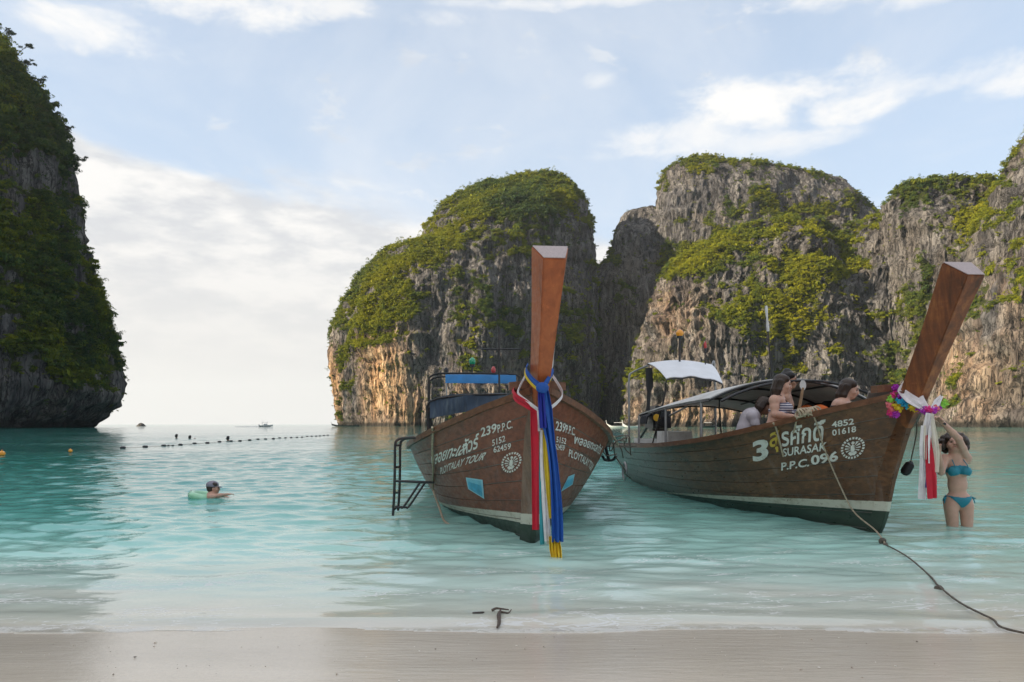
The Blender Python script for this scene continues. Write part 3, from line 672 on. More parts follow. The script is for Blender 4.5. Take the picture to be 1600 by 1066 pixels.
def hull_pt(t, j, side, out=0.0):
    t = np.asarray(t, float); j = np.asarray(j, float); s = (1 - t) * (HL + .64)
    zs, zk, bs, p = cub(s, S_, ZS), cub(s, S_, ZK), cub(s, S_, BS), cub(s, S_, PP)
    z = zk + (zs - zk) * j; x = -HL + (HL + xstem(z)) * t
    y = (bs * np.clip(j, 1e-4, 1) ** p) + out * np.clip(.35 + .65 * j, 0, 1) + (0 if np.isscalar(out) else 0)
    return np.stack([x, side * y, z - out * .25], -1)
def hull_y(x, z, side=1, out=0.0):
    x, z = np.asarray(x, float), np.asarray(z, float); t = np.clip((x + HL) / (HL + xstem(z)), 0, 1); s = (1 - t) * (HL + .64)
    zs, zk = cub(s, S_, ZS), cub(s, S_, ZK); j = np.clip((z - zk) / (zs - zk), 1e-3, 1)
    return side * (cub(s, S_, BS) * j ** cub(s, S_, PP) + out)

class Boat:
    def __init__(s, bow, slope, name, label, group):
        u = np.array([slope, -1.0]); u /= np.linalg.norm(u); s.u = u; s.v = np.array([-u[1], u[0]]); s.O = np.array(bow)
        s.root = empty(name, (bow[0], bow[1], 0), math.atan2(u[1], u[0])); tag(s.root, label, 'boat', group)
        T, J = np.meshgrid(np.linspace(.2, 1, 1100), np.linspace(.2, 1, 200), indexing='ij'); s.cache = {}
        for side in (-1, 1):
            P = hull_pt(T, J, side); s.cache[side] = (P.reshape(-1, 3), pix(s.world(P.reshape(-1, 3))))
    def world(s, P):
        P = np.atleast_2d(P); return np.column_stack([s.O[0] + P[:, 0] * s.u[0] + P[:, 1] * s.v[0], s.O[1] + P[:, 0] * s.u[1] + P[:, 1] * s.v[1], P[:, 2]])
    def w(s, *p): return s.world(np.array(p, float))[0]
    def hit(s, px, py, side):
        P, q = s.cache[side]; e = (q[:, 0] - px) ** 2 + (q[:, 1] - py) ** 2; i = np.argmin(e - .6 * P[:, 0].clip(-6, 1) * (e < max(4.0, e.min() * 1.5))); return P[i]
    def lp(s, px, py, y):
        """local point on the fore-and-aft plane y that is seen at pixel"""
        k = (px - CX) / F; x = (k * (s.O[1] + y * s.v[1]) - s.O[0] - y * s.v[0]) / (s.u[0] - k * s.u[1]); d = s.O[1] + x * s.u[1] + y * s.v[1]
        return np.array([x, y, HC + (HZ - py) * d / F])
    def lx(s, px, py, x):
        """local point on the athwart plane x seen at pixel"""
        k = (px - CX) / F; a0 = s.O[0] + x * s.u[0]; d0 = s.O[1] + x * s.u[1]; y = (k * d0 - a0) / (s.v[0] - k * s.v[1]); d = d0 + y * s.v[1]
        return np.array([x, y, HC + (HZ - py) * d / F])

def decal(boat, side, bl, br, tl, verts, faces, name, mat, out=.016):
    a, b, c = (boat.hit(*q, side) for q in (bl, br, tl)); v = np.asarray(verts)
    xz = a[[0, 2]] + v[:, :1] * (b - a)[[0, 2]] + v[:, 1:2] * (c - a)[[0, 2]]
    y = hull_y(xz[:, 0], xz[:, 1], side, out)
    me = bpy.data.meshes.new(name); me.from_pydata(np.column_stack([xz[:, 0], y, xz[:, 1]]).tolist(), [], faces); me.update()
    return link(name, me, mat, boat.root)
def text_geo(txt, bold=.012, cuts=2, spacing=1.0, box=None):
    cu = bpy.data.curves.new('text', 'FONT'); cu.body = txt; cu.offset = bold; cu.resolution_u = 3; cu.space_character = spacing
    o = bpy.data.objects.new('text', cu); COL.objects.link(o); dg = bpy.context.evaluated_depsgraph_get(); dg.update()
    me = bpy.data.meshes.new_from_object(o.evaluated_get(dg)); bpy.data.objects.remove(o); bm = bmesh.new(); bm.from_mesh(me)
    bmesh.ops.triangulate(bm, faces=bm.faces)
    V = np.array([v.co[:] for v in bm.verts]); ext = V.max(0) - V.min(0)
    for _ in range(cuts):
        ed = [e for e in bm.edges if e.calc_length() > ext[0] * .07]
        if ed: bmesh.ops.subdivide_edges(bm, edges=ed, cuts=1); bmesh.ops.triangulate(bm, faces=bm.faces)
    V = np.array([v.co[:] for v in bm.verts]); bm.verts.index_update(); Fc = [tuple(v.index for v in f.verts) for f in bm.faces]; bm.free(); bpy.data.meshes.remove(me)
    V = V[:, :2]; lo = V.min(0); hi = V.max(0); return (V - lo) / (hi - lo), Fc
def lettering(boat, side, txt, bl, br, tl, mat='paint_white', label=None, **k):
    v, f = text_geo(txt, **k); o = decal(boat, side, bl, br, tl, v, f, 'lettering', M[mat])
    o['label'] = label or 'hand painted lettering %s' % txt; return o
def seal(boat, side, c, rx, ry):
    """round painted seal: ring of short dashes round a bird figure with spread wings"""
    V, Fc = [], []
    def poly(pts): 
        b = len(V); V.extend(pts); Fc.append(tuple(range(b, b + len(pts))))
    for k in range(22):
        a0, a1 = 2 * math.pi * k / 22, 2 * math.pi * (k + .62) / 22
        poly([(.5 + r * math.cos(a), .5 + r * math.sin(a)) for r, a in ((.40, a0), (.5, a0), (.5, a1), (.40, a1))])
    def tri(*p): poly([(.5 + x, .5 + y) for x, y in p])
    tri((-.05, .1), (0, .2), (.06, .1)); tri((-.07, .22), (-.02, .31), (.05, .29), (.09, .22), (.04, .17))
    for sx in (-1, 1):
        for k in range(5):
            a = R(70 - 32 * k); b = R(50 - 32 * k); pts = [(sx * .07, .08 - .05 * k), (sx * (.07 + .25 * math.cos(a)), .08 + .22 * math.sin(a) - .03 * k), (sx * (.07 + .27 * math.cos(b)), .08 + .22 * math.sin(b) - .03 * k)]
            tri(*(pts if sx > 0 else pts[::-1]))
        tri((sx * .02, -.10), (sx * .18, -.30), (sx * .06, -.30)) 
    tri((-.07, .12), (-.09, -.1), (0, -.2), (.09, -.1), (.07, .12))
    tri((-.05, -.2), (-.12, -.36), (.0, -.33), (.12, -.36), (.05, -.2))
    x, y = c; o = decal(boat, side, (x - rx, y + ry), (x + rx, y + ry - rx * .35), (x - rx, y - ry), V, Fc, 'painted_seal', M['paint_white'])
    o['label'] = 'round white painted seal with a winged figure'; return o

JS = [0, .30, .39, .49, .59, .69, .79, .895, 1.0]
def build_hull(b, hm, rail_m, nt=46):
    tt = 1 - (1 - np.linspace(0, 1, nt)) ** 1.0; tt = np.concatenate([np.linspace(0, .6, 16)[:-1], np.linspace(.6, 1, 36)])
    rs = np.random.default_rng(4)
    # skin behind the planks, bottom and inside
    for_j = np.linspace(0, 1, 14); T, J = np.meshgrid(tt, for_j, indexing='ij'); shell = MB()
    for side in (-1, 1): shell.sheet(hull_pt(T, J, side, -.016), .02)
    sk = shell.build('hull', M['inside'], b.root)
    for side in (-1, 1):
        for k in range(len(JS) - 1):
            j0, j1 = JS[k], JS[k + 1]; jj = np.linspace(j0 + (.0028 if k else 0), j1 - .0028, 4); T, J = np.meshgrid(tt, jj, indexing='ij')
            P = hull_pt(T, J, side, .002 * rs.uniform()); pl = MB().sheet(P, .012); pl.build('hull_plank', hm, b.root)
        rub = MB()                                             # rail along the top edge
        P = []
        for t in np.concatenate([tt[::1]]):
            q = hull_pt(t, 1.0, side, 0.0); o_ = np.array([0, side, 0.0])
            P.append([q + o_ * .045 + [0, 0, -.045], q + o_ * .05 + [0, 0, .018], q - o_ * .05 + [0, 0, .026], q - o_ * .05 + [0, 0, -.03]])
        rub.grid(np.array(P), close_v=True); m_ = rub.n; rub.f.append((0, 1, 2, 3)); rub.f.append((m_ - 4, m_ - 3, m_ - 2, m_ - 1))
        rub.build('gunwale', rail_m, b.root)
        rb = []
        for t in tt[2:-1]:
            q = hull_pt(t, .885, side, .012); o_ = np.array([0, side, 0.0]); rb.append([q + o_ * .0 + [0, 0, .028], q + o_ * .026 + [0, 0, .02], q + o_ * .026 - [0, 0, .02], q - [0, 0, .028]])
    # floor, transom, thwarts, foredeck
    fl = MB(); P = []
    for t in np.linspace(.02, .86, 20):
        s = (1 - t) * (HL + .64); x = -HL + (HL + xstem(.18)) * t; y = max(.02, abs(hull_y(x, .18)) - .05); P.append([(x, -y, .18), (x, 0, .18), (x, y, .18)])
    fl.sheet(np.array(P), .03).build('floor', M['inside'], b.root)
    tr = MB(); P = []
    for j in np.linspace(.05, 1, 9):
        a = hull_pt(0, j, -1, -.006); c = hull_pt(0, j, 1, -.006); P.append([a + [.05, 0, 0], (a + c) / 2 + [.05, 0, 0], c + [.05, 0, 0]])
    tr.sheet(np.array(P), .05).build('transom', hm, b.root)
    for s in (3.2, 4.4, 5.6, 6.8):
        x = .64 - s; y = abs(hull_y(x, .52)) - .03; MB().box((x, 0, .50), (.28, 2 * y, .04)).build('thwart', M['plain_wood'], b.root)
    fd = MB(); P = []
    for s in np.linspace(.12, 1.5, 12):
        t = 1 - s / (HL + .64); q = hull_pt(t, .97, 1, -.03); P.append([(q[0], -q[1], q[2] - .05), (q[0], 0, q[2] - .03), (q[0], q[1], q[2] - .05)])
    fd.sheet(np.array(P), .03).build('foredeck', M['plain_wood'], b.root)

def build_prow(b, pm, pts, name='prow_post', cap=True):
    """stem timber up the bow and the tall flat-topped prow; pts: (x, z, front half width, back half width, depth)"""
    rings = []
    pts = np.array(pts); k = np.linspace(0, 1, 26); kk = np.linspace(0, 1, len(pts)); q = np.stack([np.interp(k, kk, pts[:, i]) for i in range(5)], 1)
    sm = np.stack([cub(k, kk, pts[:, i]) for i in range(5)], 1); q = sm
    d = np.gradient(q[:, :2], axis=0); d /= np.linalg.norm(d, axis=1)[:, None]
    for (x, z, wf, wb, dp), (dx, dz) in zip(q, d):
        nx, nz = dz, -dx                                     # forward, square to the post
        rings.append([(x + nx * dp * .5, -wf, z + nz * dp * .5), (x + nx * dp * .5, wf, z + nz * dp * .5), (x - nx * dp * .5, wb, z - nz * dp * .5), (x - nx * dp * .5, -wb, z - nz * dp * .5)])
    rings = np.array(rings); mb = MB().grid(rings, close_v=True); mb.f.append((3, 2, 1, 0))
    n = len(rings); mb.f.append(tuple((n - 1) * 4 + i for i in range(4)))
    o = mb.mesh(name, False)
    bm = bmesh.new(); bm.from_mesh(o); bmesh.ops.bevel(bm, geom=[e for e in bm.edges if e.is_manifold and e.calc_face_angle(0) > .5], offset=.008, segments=2, affect='EDGES'); bm.to_mesh(o); bm.free()
    po = link(name, o, pm, b.root)
    if not cap: return rings
    R_ = rings[-1]; c = R_.mean(0); nrm = np.array([d[-1][0], 0, d[-1][1]]); P = c + (R_ - c) * .95 + nrm * .003
    cap = MB().raw(np.vstack([P, P + nrm * .006]), [(0, 1, 2, 3), (7, 6, 5, 4), (0, 4, 5, 1), (1, 5, 6, 2), (2, 6, 7, 3), (3, 7, 4, 0)]).build('end_grain', M['endgrain'], po, False)
    return rings

def frame(b, name, paths, r, mat): 
    for p in paths: MB().tube(spline(p, 24) if len(p) > 2 else np.array(p), r, 7).build(name, mat, b.root)
def canopy(b, name, P, mat, th=.012): return MB().sheet(np.array(P), th).build(name, mat, b.root)
def bulb(b, px, py, y, glass, stem_to, r=.05, name='lamp'):
    p = b.lp(px, py, y) if y is not None else px
    o = MB().rev([(.012, -.16), (.018, -.08), (r * .8, -.075), (r * .8, -.04)], 10, p).build('lamp_post', M['steel'], b.root)
    MB().rev([(r * .7, -.04), (r, 0), (r * .95, .04), (r * .5, .075), (.01, .085)], 12, p).build('lamp_glass', M[glass], o)
    return p

def long_tail_engine(b, x, top_z=1.15, shaft_px=None):
    """car engine on a post at the stern with its long propeller shaft, all one machine"""
    e = MB(); e.box((x, 0, .98), (.62, .36, .34)).box((x - .02, 0, 1.20), (.50, .24, .12), taper=.8).box((x + .36, 0, 1.0), (.10, .30, .30)).box((x - .4, .02, .98), (.22, .24, .22), taper=.8)
    for k in range(4): e.tube([(x - .2 + .13 * k, -.18, 1.10), (x - .2 + .13 * k, -.27, 1.04), (x - .2 + .13 * k, -.30, .90)], .025, 8)
    e.rev([(.13, 0), (.13, .02), (.05, .03), (.05, -.02)], 14, (x + .42, 0, .99), [[0, 0, 1], [0, 1, 0], [-1, 0, 0]])
    eng = e.build('engine', M['engine'], b.root)
    MB().tube([(x, 0, -.1), (x, 0, .84)], .05, 10).box((x, 0, .78), (.3, .3, .05)).build('engine_post', M['steel'], eng)
    MB().tube([(x - .5, 0, .96), (x - 2.9, .1, .05)], .028, 8).build('propeller_shaft', M['steel'], eng)
    MB().tube([(x + .4, .1, 1.05), (x + .9, .16, 1.15), (x + 1.3, .18, 1.22)], .02, 8).build('tiller', M['galv'], eng)
    pr = MB()
    for k in range(3):
        a = 2 * math.pi * k / 3; c, s_ = math.cos(a), math.sin(a)
        pr.raw([(x - 2.92, .1, .05), (x - 2.95, .1 + .06 * c - .04 * s_, .05 + .06 * s_ + .04 * c), (x - 2.9, .1 + .17 * c, .05 + .17 * s_), (x - 2.87, .1 + .06 * c + .04 * s_, .05 + .06 * s_ - .04 * c)], [(0, 1, 2, 3)])
    pr.rev([(.03, -.05), (.03, .05)], 8, (x - 2.9, .1, .05)); pr.build('propeller', M['blade'], eng)
    fan = MB().rev([(.065, 0), (.07, .015), (.02, .02)], 14, (x + .47, -.16, 1.02), [[0, 0, 1], [0, 1, 0], [-1, 0, 0]]).build('pulley', M['yellow'], eng)
    return eng

GROUP = 'wooden long-tail boats moored off the beach'
A = Boat((.206, 7.43), .092, 'longtail_boat', 'wooden longtail boat with upright prow, blue roof and tube ladder', GROUP)
B = Boat((3.97, 8.06), .088, 'longtail_boat', 'wooden longtail boat with white canopy and flower garland on its dark prow', GROUP)

def build_boat_a():
    b = A; build_hull(b, M['hull_a'], M['rail'])
    build_prow(b, M['prow_a'], [(.47, 1.16, .036, .086, .18), (.70, 1.52, .052, .098, .23), (1.02, 2.0, .070, .120, .27), (1.36, 2.56, .092, .157, .31)])
    build_prow(b, M['stem_a'], [(-.70, -.60, .020, .10, .12), (-.05, 0, .022, .12, .15), (.22, .62, .028, .125, .17), (.46, 1.10, .038, .12, .19), (.62, 1.42, .04, .10, .18)], 'stem', False)
    # starboard lettering
    L = lambda *a, **k: lettering(b, *a, **k)
    L(-1, '239', (754, 683), (778, 676), (753.5, 669.5), bold=.02); L(-1, 'P.P.C.', (780, 676.5), (803.5, 669), (779.5, 664.5), bold=.016)
    L(-1, '5152', (771.5, 697), (792, 690.5), (771, 687.5), bold=.016); L(-1, '62459', (774, 708), (800.5, 701.5), (773.5, 698.8), bold=.016)
    L(-1, 'พลอยทะเล', (676.5, 728.5), (725, 711), (676, 713.5), bold=.02); L(-1, 'ทัวร์', (726, 711), (748.5, 701), (725.6, 687), bold=.02)
    MB; L(-1, 'PLOYTALAY TOUR', (690.5, 742), (757, 719.5), (690, 731), bold=.018)
    seal(b, -1, (800.5, 725.5), 14.5, 16)
    # port lettering
    L(1, '239', (865, 672.5), (880, 676.5), (866.5, 658), bold=.02); L(1, 'P.P.C.', (881.5, 676.8), (896, 681), (882, 663), bold=.016)
    L(1, '5152', (866.5, 691.5), (881.7, 694), (867, 682), bold=.016); L(1, '62459', (864.5, 702), (879, 705), (865, 693.7), bold=.016)
    L(1, 'พลอยทะเลทัวร์', (894, 693), (934, 711), (896.5, 677.5), bold=.02); L(1, 'PLOYTALAY TOUR', (886, 714), (921, 737), (887, 702), bold=.018)
    # painted gems
    def gem(side, corners):
        P = [b.hit(x, y, side) for x, y in corners]; c = np.mean(P, 0)
        def poly(pts, out, name, mat, par=None):
            q = [(p[0], hull_y(p[0], p[2], side, out), p[2]) for p in pts]; me = bpy.data.meshes.new(name); me.from_pydata(q, [], [tuple(range(len(q)))]); return link(name, me, mat, b.root)
        poly(P, .016, 'painted_gem', M['gem_rim'])['label'] = 'pale blue rim of the painted gem'
        a = [c + (p - c) * .84 for p in P]; t_ = [a[0] + (a[3] - a[0]) * .28, a[1] + (a[2] - a[1]) * .28]
        poly([a[0], a[1], t_[1], t_[0]], .018, 'gem_facet', simple('light_turquoise_paint', (.20, .52, .66), .45, .2, 12)); poly([t_[0], t_[1], a[2], a[3]], .018, 'gem_facet', M['gem'])
    gem(-1, [(730, 746), (756.5, 750), (759, 780), (733.5, 764)]); gem(1, [(886, 744), (896, 740.5), (892.5, 757), (874, 769)])
    # main roof: flat navy sheet on a tube frame
    x0, x1, w = -4.0, -7.0, 1.10
    P = []
    for x in np.linspace(x0, x1, 10):
        row = []
        for y in np.linspace(-w, w, 15):
            sag = .025 * math.sin(x * 5.1) * math.cos(y * 3); row.append((x, y, 1.635 - .09 * (y / w) ** 2 - .03 * (x - x0) / (x1 - x0) - (.10 * (abs(y) / w) ** 8) + sag))
        P.append(row)
    canopy(b, 'canopy', P, M['navy_tarp'])
    VP = []
    for j, dz in enumerate(np.linspace(0, .27, 5)): VP.append([(x0 + .015 * math.sin(y * 9 + j) + .05 * dz, y, 1.615 - .09 * (y / w) ** 2 - dz * (1 + .07 * math.sin(y * 4))) for y in np.linspace(-w, w, 25)])
    canopy(b, 'canopy_valance', VP, M['navy_tarp'], .008)
    for x in (x0, -5.5, x1):
        frame(b, 'canopy_frame', [[(x, -w - .02, .72), (x, -w - .03, 1.2), (x, -w - .01, 1.49), (x, -w * .6, 1.585), (x, 0, 1.61), (x, w * .6, 1.585), (x, w + .01, 1.49), (x, w + .03, 1.2), (x, w + .02, .72)]], .017, M['steel'])
    for y in (-.75, -.25, .25, .75): frame(b, 'canopy_bar', [[(x0 - .02, y, 1.66 - .09 * (y / w) ** 2), (x1, y, 1.63 - .09 * (y / w) ** 2)]], .012, M['steel'])
    # steering roof: short blue sheet on a taller frame
    xs = -5.9; 
    q0, q1 = b.lx(696, 588, xs), b.lx(806, 590, xs); top = q0[2] + .03
    P = [[(x, y, top + (.0 if i else -.0) - dz) for y in np.linspace(q0[1], q1[1], 9)] for i, (x, dz) in enumerate([(xs + .03, .155), (xs + .035, .08), (xs + .02, .01), (xs - .15, -.02), (xs - .5, -.03), (xs - .9, -.01), (xs - 1.0, .08)])]
    canopy(b, 'steering_roof', P, M['blue_tarp'], .01)
    for x in (xs, xs - .95):
        yl, yr = q0[1] - .30, q1[1] + .06
        frame(b, 'roof_frame', [[(x, yl, .72), (x, yl, 1.3), (x, yl, 1.88), (x, yl + .03, 2.0), (x, yl + .14, 2.05), (x, q0[1], 2.06), (x, 0, 2.06), (x, yr - .05, 2.04), (x, yr, 1.9), (x, yr, 1.3), (x, yr, .72)]], .018, M['steel'])
    for y in (q0[1] + .02, q1[1] - .03): frame(b, 'roof_post', [[(xs - .02, y, top - .16), (xs - .02, y, 1.6)]], .012, M['galv'])
    # mast with crosspiece and lamps
    mx = -5.2; a, c = b.lx(780, 512, mx), b.lx(780, 660, mx); MB().tube([(mx, a[1], 0.9), a], .016, 8).build('mast', M['steel'], b.root)
    l_, r_ = b.lx(752, 545.5, mx), b.lx(812, 546, mx); MB().tube([l_ + [.03, 0, 0], r_ + [.03, 0, 0]], .012, 8).build('mast_crosspiece', M['steel'], b.root)
    g = b.lx(738, 566, -6.0); bulb(b, g, None, None, 'green_glass', None, .062); MB().tube([g - [0, 0, .14], (g[0], g[1], top - .02)], .010, 6).build('lamp_pole', M['steel'], b.root)
    g = b.lx(771, 580, -6.0); bulb(b, g, None, None, 'red_glass', None, .045)
    k = b.lx(697, 579, -6.0); MB().ball(k, .04, 8, 5, (1, 1, 1.5)).build('roof_finial', M['steel'], b.root)
    long_tail_engine(b, -8.2)
    # boarding ladder of bent black tube on the starboard side
    lad = MB(); rails = [];
    for xl, dx in ((-1.55, 0), (-1.98, 1)):
        def q(px, py): return b.lx(px + 8 * dx, py, xl)
        p = [q(650, 684), q(634, 684.5), q(622, 687), q(617.5, 696), q(617, 730), q(616, 770), q(614, 806 - 8 * dx)]
        lad.tube(spline(p, 36), .016, 7); rails.append(p)
        lad.tube([q(617, 752), q(645, 753), q(670, 754)], .015, 7); lad.tube(spline([q(617.5, 792), q(626, 793), q(632, 790), q(657, 753)], 20), .014, 7)
    ro = lad.build('boarding_ladder', M['steel'], b.root)
    for i in (3, 4, 5): MB().tube([rails[0][i], rails[1][i]], .014, 7).build('ladder_rung', M['steel'], ro)
    MB().tube([rails[0][6] + [0, 0, .06], rails[1][6] + [0, 0, .06]], .014, 7).build('ladder_rung', M['steel'], ro)
build_boat_a()

def build_boat_b():
    b = B; build_hull(b, M['hull_b'], M['rail'])
    build_prow(b, M['prow_b'], [(.49, 1.16, .034, .090, .20), (.72, 1.50, .048, .098, .25), (1.03, 1.98, .064, .110, .27), (1.40, 2.55, .084, .142, .31)])
    build_prow(b, M['hull_b'], [(-.70, -.60, .020, .06, .12), (.0, 0, .022, .07, .15), (.25, .62, .026, .085, .17), (.46, 1.10, .034, .09, .19), (.62, 1.42, .04, .09, .18)], 'stem', False)
    L = lambda *a, **k: lettering(b, *a, **k)
    L(-1, '3', (1178.5, 722.5), (1202.5, 718), (1177.5, 690.5), bold=.035)
    L(-1, 'สุ', (1205, 709), (1220, 706), (1204, 676), mat='paint_yellow', bold=.02, label='yellowed first letter of the hand painted name')
    L(-1, 'รศักดิ์', (1223, 699), (1289, 688), (1222, 667), bold=.02)
    L(-1, 'SURASAK', (1225.5, 714), (1293, 704), (1225, 701.5), bold=.02)
    L(-1, 'P.P.C.', (1223, 735.5), (1266, 729), (1222.5, 723), bold=.024); L(-1, '096', (1270, 727.5), (1311, 720.5), (1269, 712), bold=.03)
    L(-1, '4852', (1302, 669), (1336.5, 663), (1301, 659.5), bold=.02); L(-1, '01618', (1303, 681), (1339.5, 675), (1302.5, 672), bold=.02)
    seal(b, -1, (1334, 703.5), 18, 16.5)
    # main canopy: arched canvas over the middle
    def edge_y(x): return abs(hull_y(x, .7)) - .10
    xs = np.linspace(-2.05, -5.75, 12); P = []
    ef = [(-2.05, 1.50), (-3.2, 1.47), (-4.4, 1.42), (-5.75, 1.33)]
    for x in xs:
        w = 1.12 - .06 * (x + 5.7) / 3.7 * 0; ze = np.interp(-x, [-e[0] for e in ef], [e[1] for e in ef]); cr = np.interp(-x, [2.05, 3.5, 5.75], [.27, .26, .18])
        P.append([(x + .012 * math.sin(9 * y), y * w, ze + cr * (1 - abs(y) ** 2.1)) for y in np.linspace(-1, 1, 21)])
    canopy(b, 'canopy', P, M['grey_tarp'], .014)
    P = np.array(P)
    for i in (0, 4, 8, 11): frame(b, 'canopy_frame', [[p - np.array([0, 0, .025]) for p in P[i][::2]]], .016, M['steel'])
    for j in (0, 5, 15, 20): frame(b, 'canopy_bar', [[p - np.array([0, 0, .03]) for p in P[::3, j]]], .014, M['steel'])
    for i in (1, 6, 11):
        for j in (0, 20): q = P[i, j]; frame(b, 'canopy_post', [[q - [0, 0, .02], (q[0], q[1], .70)]], .02, M['galv'])
    # bare hoop ahead of the canvas and its stays
    hoop = P[0] + np.array([.42, 0, -.05]); frame(b, 'canopy_frame', [[*hoop[::2]]], .018, M['steel'])
    for j in (8, 11, 14, 17, 20): frame(b, 'canopy_bar', [[P[0, j] - [0, 0, .02], hoop[j]]], .012, M['galv'])
    # dark shade cloth hung inside on the far side
    SC_ = [[(x, y, z) for x in np.linspace(-2.5, -4.4, 14)] for y, z in ((1.06, 1.50), (1.05, 1.35), (1.04, 1.2), (1.05, 1.02), (1.06, .9))]
    SC_ = np.array(SC_); SC_[:, :, 1] += .03 * np.sin(SC_[:, :, 0] * 11); canopy(b, 'shade_cloth', SC_, M['black'], .008)
    # small white roof over the steersman, sloping forward
    def c3(px, py, d): 
        p = at(px, py, d); r = p[:2] - b.O; return np.array([r @ b.u, r @ b.v, p[2]])
    bk0, bk1, fr0, fr1 = c3(1012, 568, 14.0), c3(1112, 570, 14.0), c3(1041, 592, 12.7), c3(1129, 598, 12.7)
    P = []
    for a in np.linspace(0, 1, 9):
        l_, r_ = bk0 + (fr0 - bk0) * a, bk1 + (fr1 - bk1) * a
        P.append([l_ + (r_ - l_) * c + np.array([0, 0, .07 * math.sin(math.pi * c) + .05 * math.sin(math.pi * a) + .012 * math.sin(17 * c) * a]) for c in np.linspace(0, 1, 15)])
    canopy(b, 'steering_roof', P, M['white_tarp'], .012); P = np.array(P)
    frame(b, 'roof_frame', [[*(P[0][::2] - [0, 0, .02])], [*(P[-1][::2] - [0, 0, .02])]], .014, M['steel'])
    for q, px in ((P[-1, 0], 1022), (P[-1, -1], 1150)): frame(b, 'roof_post', [[q - [0, 0, .03], q + [-.15, .0, -.35], (q[0] - .4, q[1] - (.15 if px < 1100 else -.15), .72)]], .014, M['steel'])
    q = P[0, 0]; st = c3(983, 706, 14.2); tp = c3(983, 582, 14.2)
    frame(b, 'roof_post', [[st, (st + tp) / 2, tp - [0, 0, .12], tp + [0, .07, -.0], q - [0, 0, .04]]], .02, M['galv'])
    fr = P[0, -1]; frame(b, 'roof_post', [[fr, fr + [0, .06, -.06], (fr[0], fr[1] + .08, .72)]], .018, M['galv'])
    # things hanging at the stern post: folded dark cloth
    h = c3(1013, 575, 13.8); CL = [[(h[0] + .02 * math.sin(k), h[1] + dy + .02 * math.sin(5 * z), h[2] - z) for k, dy in enumerate((-.06, -.02, .03, .07))] for z in np.linspace(0, .8, 10)]
    for i in range(10): 
        for k in range(4): CL[i][k] = tuple(np.array(CL[i][k]) * 1 + np.array([0, (CL[i][k][1] - h[1]) * (-.5 * (i > 4)), 0]))
    canopy(b, 'hung_cloth', CL, M['black'], .012)
    # lamps and whip aerial
    g = c3(1062, 522, 13.7); bulb(b, g, None, None, 'amber', None, .075); MB().tube([g - [0, 0, .14], (g[0], g[1], 2.26)], .02, 8).build('lamp_pole', M['steel'], b.root)
    g = c3(1102, 541, 13.7); bulb(b, g, None, None, 'red_glass', None, .03); MB().tube([g - [0, 0, .14], (g[0], g[1], 2.24)], .010, 8).build('lamp_pole', M['steel'], b.root)
    g0, g1, g2 = c3(1207, 602, 10.2), c3(1200, 518, 10.2), c3(1197, 478, 10.2)
    MB().tube([g0 - [0, 0, .6], g0, g1], .012, 7).build('aerial_pole', M['steel'], b.root); MB().tube([g1, g1 + (g2 - g1) * .2, g1 + (g2 - g1) * .5, g1 + (g2 - g1) * .85, g2], [.02, .022, .012, .022, .016], 8).build('aerial_tip', M['white_plastic'], b.root)
    en = long_tail_engine(b, -6.95); en.location = (0, -.42, .26)
    MB().box((-5.6, -.5, .82), (.72, .5, .40), taper=.9).build('engine_cover', M['white_plastic'], b.root)
    # old tyre fender and iron ring at the stern quarter
    a = np.linspace(0, 2 * math.pi, 25); t0 = c3(976, 736, 13.2); MB().tube(np.stack([t0[0] + .13 * np.sin(a), np.full(25, t0[1]), t0[2] + .15 * np.cos(a)], 1), .022, 7).build('mooring_ring', M['galv'], b.root)
build_boat_b()

